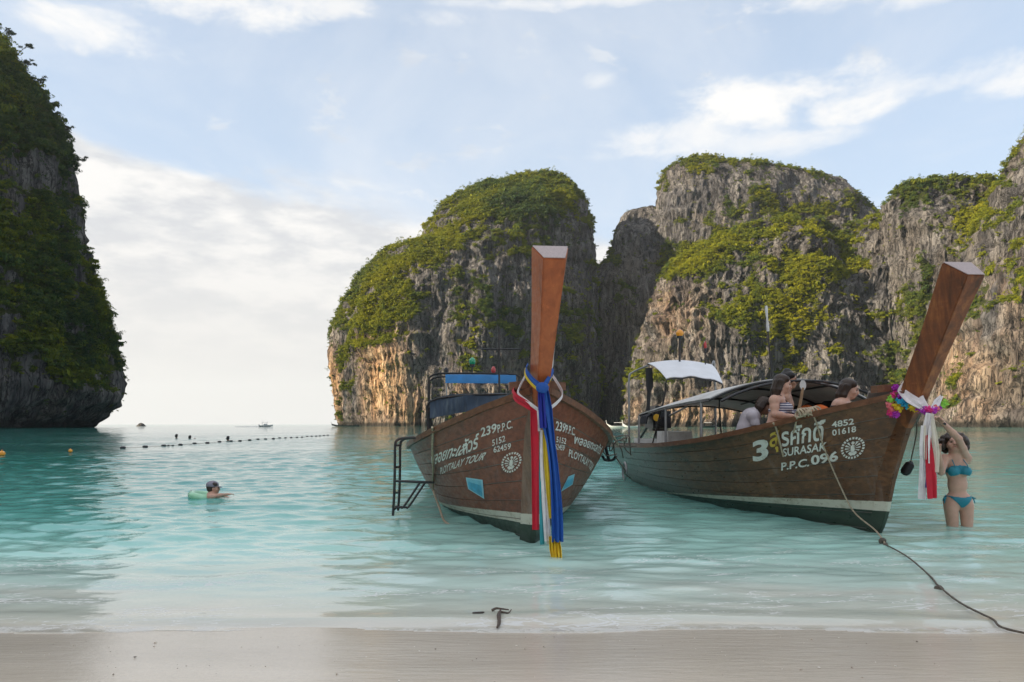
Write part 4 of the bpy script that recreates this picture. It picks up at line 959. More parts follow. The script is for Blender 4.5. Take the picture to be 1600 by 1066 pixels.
# ------------------------------------------------------------------ people (one continuous skin each, grown from a distance field)
class Field:
    def __init__(s, lo, hi, h):
        s.lo = np.array(lo, float); s.h = h; s.n = np.ceil((np.array(hi) - s.lo) / h).astype(int) + 1; s.F = np.full(s.n, 1.0, np.float32)
    def _sub(s, lo, hi):
        a = np.clip(np.floor((lo - s.lo) / s.h).astype(int), 0, s.n - 1); b = np.clip(np.ceil((hi - s.lo) / s.h).astype(int) + 1, 1, s.n)
        ax = [s.lo[i] + s.h * np.arange(a[i], b[i]) for i in range(3)]
        return tuple(slice(a[i], b[i]) for i in range(3)), np.stack(np.meshgrid(*ax, indexing='ij'), -1)
    def _join(s, sl, d, k, cut=False):
        f = s.F[sl]
        if cut: s.F[sl] = np.maximum(f, -d); return
        h = np.clip(.5 + .5 * (f - d) / k, 0, 1); s.F[sl] = (f * (1 - h) + d * h - k * h * (1 - h)).astype(np.float32)
    def cone(s, a, b, ra, rb, k=.03):
        a, b = np.array(a, float), np.array(b, float); r = max(ra, rb) + k * 1.5 + s.h * 3
        sl, P = s._sub(np.minimum(a, b) - r, np.maximum(a, b) + r)
        if 0 in P.shape: return s
        ba = b - a; t = np.clip(((P - a) @ ba) / (ba @ ba), 0, 1); d = np.linalg.norm(P - a - t[..., None] * ba, axis=-1) - (ra + (rb - ra) * t)
        s._join(sl, d, k); return s
    def chain(s, pts, rad, k=.02):
        for i in range(len(pts) - 1): s.cone(pts[i], pts[i + 1], rad[i], rad[i + 1], k)
        return s
    def ell(s, c, r, ax=None, k=.03, cut=False):
        c, r = np.array(c, float), np.array(r, float); A = np.eye(3) if ax is None else np.array(ax, float); q = r.max() + k * 1.5 + s.h * 3
        sl, P = s._sub(c - q, c + q)
        if 0 in P.shape: return s
        L = (P - c) @ A.T; k0 = np.linalg.norm(L / r, axis=-1); k1 = np.linalg.norm(L / (r * r), axis=-1) + 1e-9
        s._join(sl, k0 * (k0 - 1) / k1, k, cut); return s
    def mesh(s, name):
        F = s.F; ins = F < 0; n = F.shape; c = n[0] - 1, n[1] - 1, n[2] - 1
        offs = [(i, j, k) for i in (0, 1) for j in (0, 1) for k in (0, 1)]
        cnt = sum(ins[i:i + c[0], j:j + c[1], k:k + c[2]].astype(np.int8) for i, j, k in offs); act = (cnt > 0) & (cnt < 8)
        idx = np.argwhere(act); vid = np.full(c, -1, np.int64); vid[act] = np.arange(len(idx)); acc = np.zeros((len(idx), 3)); num = np.zeros(len(idx))
        for ea in range(3):
            for o in offs:
                if o[ea]: continue
                o2 = list(o); o2[ea] = 1; p = idx + o; q = idx + o2; f0 = F[p[:, 0], p[:, 1], p[:, 2]]; f1 = F[q[:, 0], q[:, 1], q[:, 2]]
                m = (f0 < 0) != (f1 < 0); t = f0[m] / (f0[m] - f1[m]); v = p[m].astype(float); v[:, ea] += t; acc[m] += v; num[m] += 1
        V = s.lo + s.h * acc / num[:, None]; faces = []
        for ea in range(3):
            u, w = (ea + 1) % 3, (ea + 2) % 3; sa = [slice(None)] * 3; sb = [slice(None)] * 3; sa[ea] = slice(0, -1); sb[ea] = slice(1, None)
            A_, B_ = ins[tuple(sa)], ins[tuple(sb)]; E = np.argwhere(A_ != B_); E = E[(E[:, u] > 0) & (E[:, w] > 0) & (E[:, u] < n[u] - 1) & (E[:, w] < n[w] - 1)]
            if not len(E): continue
            fl = A_[E[:, 0], E[:, 1], E[:, 2]]; g = []
            for du, dw in ((1, 1), (0, 1), (0, 0), (1, 0)):
                e = E.copy(); e[:, u] -= du; e[:, w] -= dw; g.append(vid[e[:, 0], e[:, 1], e[:, 2]])
            g = np.stack(g, 1); g[~fl] = g[~fl][:, ::-1]; faces += g.tolist()
        me = bpy.data.meshes.new(name); me.from_pydata(V.tolist(), [], faces); me.update(); me.shade_smooth(); return me

def skin_mat(name, col):
    m, t, p, out = new_mat(name); co = t.node('ShaderNodeTexCoord').outputs['Object']
    n = t.noise(co, 9, 5, .6); c = t.mix(t.lin(n, .3, .7), tuple(v * .86 for v in col), tuple(min(1, v * 1.1) for v in col)); c = t.mix(t.smooth(t.noise(co, 28, 3, .6), .55, .75, 0, .25), c, (col[0], col[1] * .7, col[2] * .65))
    t.put(p.inputs['Base Color'], c); p.inputs['Roughness'].default_value = .48
    p.inputs['Subsurface Weight'].default_value = .12; p.inputs['Subsurface Radius'].default_value = (.02, .008, .004)
    return m
SKIN = skin_mat('fair_skin', (.58, .34, .25)); SKIN_T = skin_mat('tanned_skin', (.40, .215, .14)); SKIN_D = skin_mat('brown_skin', (.26, .14, .09))
HAIR = simple('dark_brown_hair', (.035, .020, .013), .45, .5, 60, .5, stretch=(1, 1, .15)); HAIR_K = simple('black_hair', (.010, .009, .010), .4, .4, 60, .5)
M['teal'] = simple('teal_swim_fabric', (.010, .20, .27), .55, .15, 30); M['tee'] = simple('pale_lilac_cotton', (.52, .48, .52), .8, .1, 12, .3)
M['eye'] = simple('dark_eye', (.03, .02, .015), .2, .1, 10); M['lip'] = simple('lip_skin', (.42, .15, .12), .45, .1, 10); M['cap'] = simple('grey_violet_cap', (.24, .215, .26), .75, .12, 16, .2)
M['ring'] = simple('translucent_green_vinyl', (.34, .66, .42), .35, .15, 8, coat=.4, dirt=((.60, .80, .66), .5))
def stripes():
    m, t, p, out = new_mat('striped_swim_fabric'); z = t.sep(t.node('ShaderNodeTexCoord').outputs['Object'])[2]
    w = t.math('GREATER_THAN', t.math('FRACT', t.math('MULTIPLY', z, 34.0)), .5); t.put(p.inputs['Base Color'], t.mix(w, (.62, .60, .62), (.05, .045, .12))); p.inputs['Roughness'].default_value = .6; return m
M['stripe'] = stripes()

def unit(v): v = np.array(v, float); return v / np.linalg.norm(v)
class Head:
    """head of the given height looking along f, crown along u"""
    def __init__(s, fld, c, f, u=(0, 0, 1), hgt=.225):
        s.c = np.array(c, float); s.f = unit(f); s.u = unit(np.array(u, float) - s.f * np.dot(u, s.f)); s.r = np.cross(s.f, s.u); s.k = hgt / .225; s.A = np.array([s.r, s.f, s.u])
        s.skin(fld)
    def p(s, r, f, u): return s.c + s.k * (r * s.r + f * s.f + u * s.u)
    def e(s, F, p, rad, k=.012, cut=False): F.ell(s.p(*p), np.array(rad) * s.k, s.A, k * s.k, cut)
    def skin(s, F):
        s.e(F, (0, -.012, .030), (.074, .094, .084)); s.e(F, (0, .030, -.022), (.062, .062, .078), .03); s.e(F, (0, .052, -.078), (.034, .034, .030), .03)   # skull, face, chin
        s.e(F, (0, .092, -.018), (.013, .018, .026), .012); s.e(F, (0, .104, -.028), (.014, .013, .010), .01)                                         # nose
        s.e(F, (0, .086, -.056), (.026, .010, .011), .01); s.e(F, (0, .078, .024), (.050, .012, .010), .02)                                            # mouth, brow
        for q in (-1, 1):
            s.e(F, (q * .074, -.006, -.008), (.010, .019, .030), .008); s.e(F, (q * .040, .060, -.030), (.026, .022, .024), .02); s.e(F, (q * .031, .092, .006), (.016, .014, .010), .004, True)
        F.cone(s.p(0, -.025, -.05), s.p(0, -.040, -.15), .056 * s.k, .058 * s.k, .03)
    def parts(s, body):
        for q in (-1, 1):
            MB().ball(s.p(q * .031, .079, .006), .0125 * s.k, 8, 6).build('eye', M['eye'], body)
            MB().tube([s.p(q * .014, .090, .027), s.p(q * .032, .088, .031), s.p(q * .050, .076, .026)], .0042 * s.k, 6).build('eyebrow', HAIR, body)
        MB().tube([s.p(-.024, .086, -.056), s.p(0, .098, -.055), s.p(.024, .086, -.056)], .0055 * s.k, 6).build('mouth', M['lip'], body)
def hand(F, w, d, n, side, curl=.5, k=1.0):
    """hand from wrist w along d; n points out of the palm; five fingers curling towards n"""
    w, d, n = np.array(w, float), unit(d), unit(n); n = unit(n - d * np.dot(n, d)); s_ = np.cross(d, n) * side
    F.cone(w, w + d * .02 * k, .024 * k, .026 * k, .012); 
    for o in (-.026, 0, .026): F.cone(w + d * .02 * k + s_ * o * .7 * k, w + d * .085 * k + s_ * o * k, .016 * k, .0135 * k, .01)
    for i, (o, L) in enumerate(((.030, .066), (.011, .076), (-.010, .070), (-.029, .054))):
        p = w + d * .085 * k + s_ * o * k; q = p; dd = d
        for j, fr in enumerate((.42, .32, .26)):
            a = curl * (.5 + .5 * j); dd = unit(dd * math.cos(a) + n * math.sin(a)); q2 = q + dd * L * fr * k; F.cone(q, q2, (.0095 - .001 * j) * k, (.0088 - .001 * j) * k, .003); q = q2
    p = w + d * .03 * k + s_ * .028 * k; q = p + (d * .5 + s_ * .7 + n * .35) * .038 * k; F.cone(p, q, .0125 * k, .0105 * k, .008); F.cone(q, q + unit(d * .8 + s_ * .2 + n * .5) * .030 * k, .0102 * k, .0085 * k, .004)
def arm(F, sh, el, wr, pn, side, curl=.5, k=1.0):
    sh, el, wr = (np.array(v, float) for v in (sh, el, wr))
    F.ell(sh, (.052 * k,) * 3, None, .04); F.cone(sh, sh + (el - sh) * .5, .050 * k, .043 * k, .03); F.cone(sh + (el - sh) * .5, el, .043 * k, .036 * k, .02)
    F.cone(el, el + (wr - el) * .35, .037 * k, .038 * k, .02); F.cone(el + (wr - el) * .35, wr, .038 * k, .025 * k, .015); hand(F, wr, wr - el, pn, side, curl, k)
def shell(body, pred, off, name, mat, mini=40):
    """a garment lying on the skin where pred(points, normals) holds"""
    me = body.data; V = np.array([v.co[:] for v in me.vertices]); N = np.array([v.normal[:] for v in me.vertices]); keep = pred(V, N)
    Fc = [tuple(p.vertices) for p in me.polygons if all(keep[i] for i in p.vertices)]; used = sorted({i for f in Fc for i in f}); mp = {i: k for k, i in enumerate(used)}
    if not used: return None
    Q = V[used] + N[used] * off; Qi = V[used] - N[used] * .002; m = len(used)
    fs = [tuple(mp[i] for i in f) for f in Fc]; cnt = {}
    for f in fs:
        for a, b in zip(f, f[1:] + f[:1]): cnt[(a, b)] = 1
    rim = [(a, b) for (a, b) in cnt if (b, a) not in cnt]
    me2 = bpy.data.meshes.new(name); me2.from_pydata(np.vstack([Q, Qi]).tolist(), [], fs + [(b, a, a + m, b + m) for a, b in rim]); me2.shade_smooth()
    return link(name, me2, mat, body)
def person(fld, name_label, skin, group=None):
    me = fld.mesh('person'); o = link('person', me, skin); tag(o, name_label, 'person', group); return o
def hair_on(h, body, mat, style, seed=1):
    """hair as its own lumpy body: cap over the skull plus locks"""
    g = np.random.default_rng(seed); lo = h.c - .42 * h.k; hi = h.c + .25 * h.k; F = Field(lo, hi, .0065)
    h.e(F, (0, -.022, .038), (.084, .098, .086), .01); h.e(F, (0, -.045, -.01), (.080, .070, .075), .03)
    for q in (-1, 1): h.e(F, (q * .055, .012, .065), (.035, .060, .040), .02)
    if style == 'long':
        for q in (-1, 1):
            for i in range(5): 
                a = h.p(q * (.072 + .006 * i), -.012 * i, .03); b = h.p(q * (.085 - .004 * i), -.02 - .012 * i, -.08); c = h.p(q * (.07 - .005 * i), -.03 - .012 * i + .01 * g.normal(), -.20 - .03 * g.random()); F.chain([a, b, c], [.020, .021, .008], .012)
        for i in range(6): F.chain([h.p(-.06 + .024 * i, -.085, .02), h.p(-.06 + .024 * i, -.10, -.09), h.p(-.055 + .022 * i, -.085 + .01 * g.normal(), -.21)], [.024, .024, .010], .015)
    elif style == 'bob':
        for q in (-1, 1):
            for i in range(4): F.chain([h.p(q * .075, -.015 * i, .03), h.p(q * .083, -.02 * i - .01, -.05), h.p(q * .070, -.02 * i - .02, -.12)], [.020, .022, .010], .012)
        for i in range(5): F.chain([h.p(-.05 + .025 * i, -.09, .0), h.p(-.05 + .025 * i, -.09, -.11)], [.026, .014], .015)
    elif style == 'wild':
        for i in range(70):
            a = g.uniform(0, 6.28); e = g.uniform(-.7, 1.3); d = np.array([math.cos(a) * math.cos(e), math.sin(a) * math.cos(e) - .25, math.sin(e)]); 
            if d[1] > .35 and d[2] < .55: continue
            h.e(F, (d[0] * .140, d[1] * .12 - .03, d[2] * .125 + .015), (.034, .034, .036), .015)
    elif style == 'updo':
        h.e(F, (0, -.03, .115), (.045, .05, .035), .02)
    F.ell(h.p(0, .088, -.025), np.array((.056, .060, .078)) * h.k, h.A, .01, True)                 # the face stays free
    return link('hair', F.mesh('hair'), mat, body)

def woman_in_water():
    o = at(1497, 818, 8.58); z0 = 0.0
    W_ = lambda px, py, d: at(px, py, d)
    sc = 8.58 / F; X = lambda px: (px - CX) * sc; Z = lambda py: HC + (HZ - py) * sc; D = 8.58
    F_ = Field((X(1430), D - .48, -.62), (X(1540), D + .30, Z(632)), .0062)
    hipL, hipR = np.array([X(1486), D, Z(792)]), np.array([X(1510), D, Z(792)])
    for hp, kn, ft in ((hipL, (X(1488), D - .02, -.13), (X(1489), D + .03, -.52)), (hipR, (X(1509), D - .03, -.13), (X(1508), D + .02, -.52))):
        F_.cone(hp, kn, .078, .052, .03); F_.cone(kn, ft, .050, .034, .02); F_.ell(np.array(ft) + [0, -.07, -.03], (.04, .11, .03), None, .03)
    F_.ell((X(1498), D + .01, Z(781)), (.150, .105, .10), None, .05); F_.ell((X(1498), D + .05, Z(785)), (.135, .10, .085), None, .04)
    F_.ell((X(1496), D, Z(757)), (.108, .080, .13), None, .05); F_.ell((X(1494), D, Z(735)), (.122, .088, .12), None, .05); F_.ell((X(1494), D + .01, Z(722)), (.140, .075, .065), None, .05)
    for q in (-1, 1): F_.ell((X(1492.5) + q * .068, D - .085, Z(736)), (.060, .052, .056), None, .025)
    shL, shR = np.array([X(1475), D - .01, Z(717)]), np.array([X(1510), D, Z(716)])
    F_.cone((X(1491), D + .01, Z(722)), (X(1490), D - .02, Z(704)), .058, .052, .03)
    arm(F_, shR, at(1498, 686, D - .22), at(1472, 660, D - .30), (-.3, -.2, -1), 1, .7)
    arm(F_, shL, at(1470.5, 738, D - .12), at(1466, 706, D - .27), (.2, -.2, -1), -1, .8)
    h = Head(F_, (X(1489), D - .02, Z(694)), (-.45, -.85, .28), (0.05, .25, 1), .215)
    b = person(F_, 'woman in teal bikini standing thigh deep, reaching up to ribbons on the prow', SKIN)
    h.parts(b); hair_on(h, b, HAIR, 'wild', 3)
    def top(V, N): return (np.abs(V[:, 2] - (Z(735) + .012 * np.cos((V[:, 0] - X(1493)) * 20))) < np.where(V[:, 1] < D - .06, .052, .022)) & (np.abs(V[:, 0] - X(1493.5)) < .17) & (V[:, 1] > D - .17)
    def bot(V, N):
        c = np.abs(V[:, 0] - X(1498)); lo = Z(792) + np.clip((c - .02) * 1.05, 0, .12) - np.where(V[:, 1] > D, .06, 0)
        return (V[:, 2] < Z(776.5) + .02 * np.abs(V[:, 0] - X(1498)) / .17) & (V[:, 2] > lo) & (c < .21)
    shell(b, top, .006, 'bikini_top', M['teal']); shell(b, bot, .006, 'bikini_bottom', M['teal'])
    for q in (-1, 1):
        MB().tube(spline([(X(1492.5) + q * .075, D - .132, Z(732)), (X(1492) + q * .072, D - .10, Z(724)), (X(1491.5) + q * .06, D - .03, Z(716)), (X(1491) + q * .045, D + .06, Z(716))], 16), .005, 6).build('bikini_strap', M['teal'], b)
        MB().ball((X(1498) + q * .160, D - .01, Z(778)), .014, 8, 5).tube([(X(1498) + q * .160, D - .01, Z(778)), (X(1498) + q * .178, D - .02, Z(786))], .006, 6).tube([(X(1498) + q * .160, D - .01, Z(778)), (X(1498) + q * .188, D - .02, Z(779))], .008, 6).build('bikini_bow', M['teal'], b)
    w = at(1473.5, 662, D - .297); MB().rev([(.031, -.012), (.034, 0), (.031, .012)], 12, w, [[.9, 0, .4], [0, 1, 0], [-.4, 0, .9]]).build('wristband', M['black'], b)
woman_in_water()

def woman_striped():
    b0 = B; L = lambda x, y, z: np.array(b0.w(x, y, z)); fx = np.array([b0.u[0], b0.u[1], 0]); fy = np.array([b0.v[0], b0.v[1], 0]); Zu = np.array([0, 0, 1.0])
    D = 9.1; sc = D / F; c = at(1216, 650, D); 
    # she looks across the boat, seen in profile: forward is to the right of the picture
    f = unit((.97, -.25, 0)); r = np.cross(f, Zu)                     # r points to her right = towards the camera
    P = lambda px, py, off=0.0: at(px, py, D) + r * off
    G = Field(at(1196, 760, D) - [.1, .40, 0], at(1262, 574, D) + [.1, .45, 0], .0065)
    hip = P(1213, 668)
    A_ = np.array([r, f, Zu])
    G.ell(hip, (.175, .13, .11), A_, .05); G.ell(P(1214, 652), (.145, .105, .12), A_, .06); G.ell(P(1216, 636), (.150, .105, .11), A_, .05); G.ell(P(1215.5, 625), (.16, .082, .06), A_, .05)
    for q in (-1, 1):
        G.ell(P(1229, 637.5, q * .07), (.060, .062, .060), A_, .03)
        G.cone(P(1214, 672, q * .085), P(1227, 706, q * .085) , .080, .056, .03); G.cone(P(1227, 706, q * .085), P(1234, 742, q * .08), .050, .036, .02)
    G.cone(P(1216, 622), P(1220, 611), .060, .054, .03)
    arm(G, P(1208, 626, .155), P(1208, 648, .20), P(1232, 650.5, .15), (0, -.2, -1), 1, .5, 1.12)
    arm(G, P(1216, 626, -.165), P(1221, 646, -.20), P(1236, 644, -.12), (0, 0, -1), -1, .6)
    h = Head(G, P(1222.5, 600), unit(f + np.array([0, 0, -.18])), (0, 0, 1), .225)
    b = person(G, 'woman in striped bikini top leaning on the boat rail beside the roof', SKIN); h.parts(b); hair_on(h, b, HAIR, 'long', 5)
    O = P(1216, 637)
    def top(V, N): a = (V - O) @ f; z = V[:, 2] - O[2]; rr = (V - O) @ r; return (np.abs(rr) < .17) & (((a > .0) & (z > -.075) & (z < .06 + .0 * a)) | ((a <= .0) & (np.abs(z + .035) < .02)))
    shell(b, top, .006, 'bikini_top', M['stripe'])
    MB().tube(spline([P(1229, 629, .09), P(1222, 622, .10), P(1217, 617.5, .07), P(1213, 619, 0)], 16), .007, 6).build('bikini_strap', HAIR_K, b)
    sh = P(1213, 672); shell(b, lambda V, N: (V[:, 2] < P(0, 664)[2]) & (V[:, 2] > P(0, 690)[2]), .006, 'bikini_bottom', M['stripe'])
woman_striped()

def man_behind():
    D = 9.75; f = unit((.92, -.35, -.10)); Zu = np.array([0, 0, 1.0]); f2 = unit((f[0], f[1], 0)); r = np.cross(f2, Zu); A_ = np.array([r, f2, Zu]); P = lambda px, py, off=0.0: at(px, py, D) + r * off
    G = Field(at(1205, 760, D) - [.1, .42, 0], at(1256, 568, D) + [.1, .42, 0], .007)
    G.ell(P(1227, 672), (.16, .12, .11), A_, .05); G.ell(P(1227, 650), (.16, .11, .14), A_, .05); G.ell(P(1227, 632), (.18, .11, .10), A_, .05); G.ell(P(1227, 621), (.18, .08, .055), A_, .05); G.cone(P(1227, 620), P(1230, 606), .062, .058, .03)
    for q in (-1, 1):
        G.cone(P(1226, 676, q * .09), P(1228, 708, q * .09), .08, .058, .03); G.cone(P(1228, 708, q * .09), P(1226, 738, q * .09), .055, .04, .02)
        arm(G, P(1227, 624, q * .19), P(1233, 645, q * .22), P(1250, 650, q * .14), (0, 0, -1), q, .7, 1.05)
    h = Head(G, P(1232.5, 594), f, (0, 0, 1), .23)
    b = person(G, 'man with black hair standing behind the woman in the striped top', SKIN_T); h.parts(b); hair_on(h, b, HAIR_K, 'updo', 7)
    z1, z0 = P(0, 670)[2], P(0, 700)[2]; shell(b, lambda V, N: (V[:, 2] < z1) & (V[:, 2] > z0), .008, 'shorts', HAIR_K)
man_behind()

def seated_person():
    D = 9.95; f = unit((.95, -.22, 0)); Zu = np.array([0, 0, 1.0]); r = np.cross(f, Zu); A_ = np.array([r, f, Zu]); P = lambda px, py, off=0.0: at(px, py, D) + r * off
    G = Field(at(1140, 730, D) - [.1, .45, 0], at(1222, 612, D) + [.1, .45, 0], .007)
    tl = unit(f * .45 + Zu); T_ = np.array([r, np.cross(tl, r) * -1, tl])
    G.ell(P(1163, 683), (.17, .13, .10), A_, .05); G.ell(P(1167, 668), (.155, .12, .14), T_, .06); G.ell(P(1172, 654), (.175, .12, .11), T_, .05); G.ell(P(1176, 647), (.17, .085, .06), T_, .05); G.cone(P(1178, 646), P(1188, 640), .062, .057, .03)
    for q in (-1, 1):
        G.cone(P(1164, 688, q * .10), P(1203, 684, q * .11), .085, .062, .03); G.cone(P(1203, 684, q * .11), P(1200, 722, q * .11), .058, .042, .02)
        arm(G, P(1174, 650, q * .185), P(1181, 672, q * .22), P(1202, 674, q * .15), (0, 0, -1), q, .6, 1.05)
    h = Head(G, P(1194, 634), unit(f + np.array([0, 0, -.45])), (.3, 0, 1), .225)
    b = person(G, 'seated person in pale lilac tee shirt bending forward under the canopy edge', SKIN_D); h.parts(b); hair_on(h, b, HAIR, 'bob', 9)
    O = P(1174, 650)
    def tee(V, N):
        a = (V - O) @ f; z = V[:, 2] - O[2]; neck = (V - P(1186, 641)) @ unit(f * .9 + Zu * .4); rr = (V - O) @ r
        armcut = (np.abs(rr) > .19) & (((V - P(1179, 665)) @ Zu) < 0)
        return (neck < -.03) & (V[:, 2] > P(0, 692)[2]) & ~armcut & (a < .16) & ~((a > .09) & (z < -.24))
    shell(b, tee, .012, 'tee_shirt', M['tee']); z1 = P(0, 686)[2]
seated_person()

def woman_at_bow():
    D = 8.4; f = unit((.93, -.30, 0)); Zu = np.array([0, 0, 1.0]); r = np.cross(f, Zu); A_ = np.array([r, f, Zu]); P = lambda px, py, off=0.0: at(px, py, D) + r * off
    G = Field(at(1286, 700, D) - [.1, .45, 0], at(1372, 584, D) + [.1, .45, 0], .007)
    G.ell(P(1309, 665), (.17, .13, .10), A_, .05); G.ell(P(1311, 650), (.14, .10, .12), A_, .06); G.ell(P(1314, 637), (.155, .105, .10), A_, .05); G.ell(P(1315, 630), (.155, .08, .055), A_, .05); G.cone(P(1316, 629), P(1321, 620), .056, .052, .03)
    for q in (-1, 1):
        G.ell(P(1326, 642, q * .07), (.055, .055, .055), A_, .03); G.cone(P(1310, 670, q * .10), P(1350, 666, q * .11), .082, .06, .03); G.cone(P(1350, 666, q * .11), P(1346, 690, q * .11), .055, .045, .02)
        arm(G, P(1313, 633, q * .165), P(1318, 655, q * .20), P(1344, 656, q * .12), (0, 0, -1), q, .6)
    h = Head(G, P(1327, 608), unit(f + np.array([.0, -.15, -.28])), (0, 0, 1), .22)
    b = person(G, 'woman with long brown hair sitting near the bow, looking down', SKIN); h.parts(b); hair_on(h, b, HAIR, 'long', 11)
    O = P(1315, 641); shell(b, lambda V, N: (np.abs(V[:, 2] - O[2]) < .055) & (np.abs((V - O) @ r) < .16) & ((V - O) @ f > -.13) & ((V - O) @ f < .2), .006, 'bikini_top', HAIR_K)
woman_at_bow()

def swimmer():
    D = 11.6; Zu = np.array([0, 0, 1.0]); f = unit((.97, .1, 0)); r = np.cross(f, Zu); A_ = np.array([r, f, Zu]); P = lambda px, py, off=0.0: at(px, py, D) + r * off
    G = Field(at(300, 800, D) - [.0, .45, 0.1], at(368, 744, D) + [.05, .45, 0], .007)
    G.ell(P(331, 783), (.12, .09, .14), A_, .05); G.ell(P(331, 775), (.14, .075, .05), A_, .05); G.cone(P(331, 774), P(332.5, 767), .045, .042, .02)
    arm(G, P(333, 775, .13), P(344, 773.5, .12), P(355, 772.5, .04), (0, 0, -1), 1, .4, .8); arm(G, P(333, 776, -.13), P(343, 778, -.14), P(352, 778.5, -.1), (0, 0, -1), -1, .4, .8)
    h = Head(G, P(333.5, 762.5), unit(f + .25 * np.array([0, 1, 0])), (0, 0, 1), .195)
    b = person(G, 'swimmer in grey cap lying in green ring, arms stretched forward', SKIN); h.parts(b); hair_on(h, b, HAIR, 'short', 13)
    C_ = Field(h.c - .25, h.c + .25, .006); h.e(C_, (0, -.018, .052), (.092, .110, .078), .01); C_.ell(h.p(0, 0, -.05), np.array((.2, .2, .075)) * h.k, h.A, .01, True)
    cp = link('cap', C_.mesh('cap'), M['cap'], b)
    P_ = [[h.p(x, .075 + .075 * a * (1 - (x / .075) ** 2 * .5), .030 - .02 * a - .10 * x * x * 6) for x in np.linspace(-.07, .07, 9)] for a in np.linspace(0, 1, 5)]
    MB().sheet(np.array(P_), .006).build('cap_brim', M['cap'], cp)
    c = at(318, 777.5, D + .05); c[2] = -.005; T = []
    for i in range(33):
        a = 2 * math.pi * i / 32; T.append([(c[0] + math.cos(a) * (.17 + .06 * math.cos(q)), c[1] + math.sin(a) * (.17 + .06 * math.cos(q)), c[2] + .02 + .06 * math.sin(q) + .03 * -math.cos(a)) for q in np.linspace(0, 2 * math.pi, 14, endpoint=False)])
    rg = MB().grid(np.array(T), close_v=True).build('swim_ring', M['ring']); tag(rg, 'pale green inflatable swim ring floating round the swimmer in the cap', 'swim ring')
    MB().rev([(.012, 0), (.012, .02), (.007, .022), (.007, .03)], 10, (c[0] - .17, c[1] - .06, .095)).build('valve', M['white_plastic'], rg)
swimmer()

def far_bather(px, py, D, label, low):
    """head and shoulders of someone standing far out in the water"""
    P = lambda x, y: at(x, y, D); s = D / F; c = P(px, py); z = .10 if low else .17
    c = np.array([(px - CX) * s, D, z]); G = Field(c - [.4, .35, .5], c + [.4, .35, .3], .016)
    G.ell(c + [0, 0, -.30], (.20, .12, .14), None, .06); G.cone(c + [0, 0, -.18], c, .06, .055, .04); h = Head(G, c + [0, 0, .03], (.3, 1, 0), (0, 0, 1), .24)
    if low: G.cone(c + [.1, 0, -.22], c + [.42, .1, -.08], .055, .04, .03)
    b = person(G, label, SKIN_D, 'bathers far out by the float line'); hair_on(h, b, HAIR_K, 'bob', int(px)); return b
far_bather(276, 681, 62, 'dark head of a far bather upright in the pale water, left of two', False)
far_bather(297, 682.5, 60, 'dark head of a far bather low in the water, right of two', True)
far_bather(356.5, 686, 52, 'dark head of a far bather right at the float line', False)

# ------------------------------------------------------------------ ribbons, garland, ropes, floats and far things
def cloth(name, col, rough=.75): return simple(name, col, rough, .12, 14, .25)
CL = {k: cloth(k + '_ribbon_cloth', c) for k, c in dict(deep=(.012, .022, .26), blue=(.012, .085, .36), red=(.50, .010, .030), white=(.72, .68, .68), yellow=(.70, .50, .03), teal=(.03, .26, .30), violet=(.10, .08, .33), cream=(.66, .60, .50), cyan=(.03, .36, .55), green=(.30, .62, .08), pink=(.75, .05, .28), rose=(.78, .20, .22), magenta=(.45, .04, .45), orange=(.8, .3, .03)).items()}
def strip(path, width, wdir, folds=2, depth=.012, nu=9, seed=0, th=.004, fade=None):
    """hanging cloth: path down the middle, width (scalar or list), wdir across; lengthwise folds"""
    p = spline(path, 36); n = len(p); w = np.interp(np.linspace(0, 1, n), np.linspace(0, 1, len(np.atleast_1d(width))), np.atleast_1d(width)); g = np.random.default_rng(seed); ph = g.uniform(0, 6.28, 3)
    wdir = unit(wdir); tan = np.gradient(p, axis=0); tan /= np.linalg.norm(tan, axis=1)[:, None]; out = []
    for i in range(n):
        wd = wdir - tan[i] * np.dot(wdir, tan[i]); wd /= np.linalg.norm(wd) + 1e-9; nn = np.cross(wd, tan[i]); v = i / n
        out.append([p[i] + wd * (u * w[i] / 2) + nn * depth * (math.sin(u * folds * 3.1 + ph[0] + 1.5 * v) + .5 * math.sin(u * folds * 5.3 + ph[1] - 2.2 * v)) for u in np.linspace(-1, 1, nu)])
    return MB().sheet(np.array(out), th)
def crossbeams():
    for b, hx in ((A, .40), (B, .44)):
        z = 1.53; bm = MB(); P = []
        for y in np.linspace(-.27, .27, 9): P.append([(hx - .10, y, z - .04 - .25 * y * y), (hx + .02, y, z - .04 - .25 * y * y), (hx + .02, y, z + .035 - .25 * y * y), (hx - .10, y, z + .035 - .25 * y * y)])
        bm.grid(np.array(P), close_v=True); bm.f += [(0, 1, 2, 3), (35, 34, 33, 32)]; bm.build('cross_beam', M['rail'], b.root)
        bk = MB(); bk.sheet(np.array([[(hx - .26, -.20, 1.22), (hx - .26, 0, 1.22), (hx - .26, .20, 1.22)], [(hx - .26, -.24, 1.38), (hx - .26, 0, 1.40), (hx - .26, .24, 1.38)], [(hx - .22, -.22, 1.49), (hx - .22, 0, 1.51), (hx - .22, .22, 1.49)]]), .02).build('bow_bulkhead', M['inside'], b.root)
crossbeams()

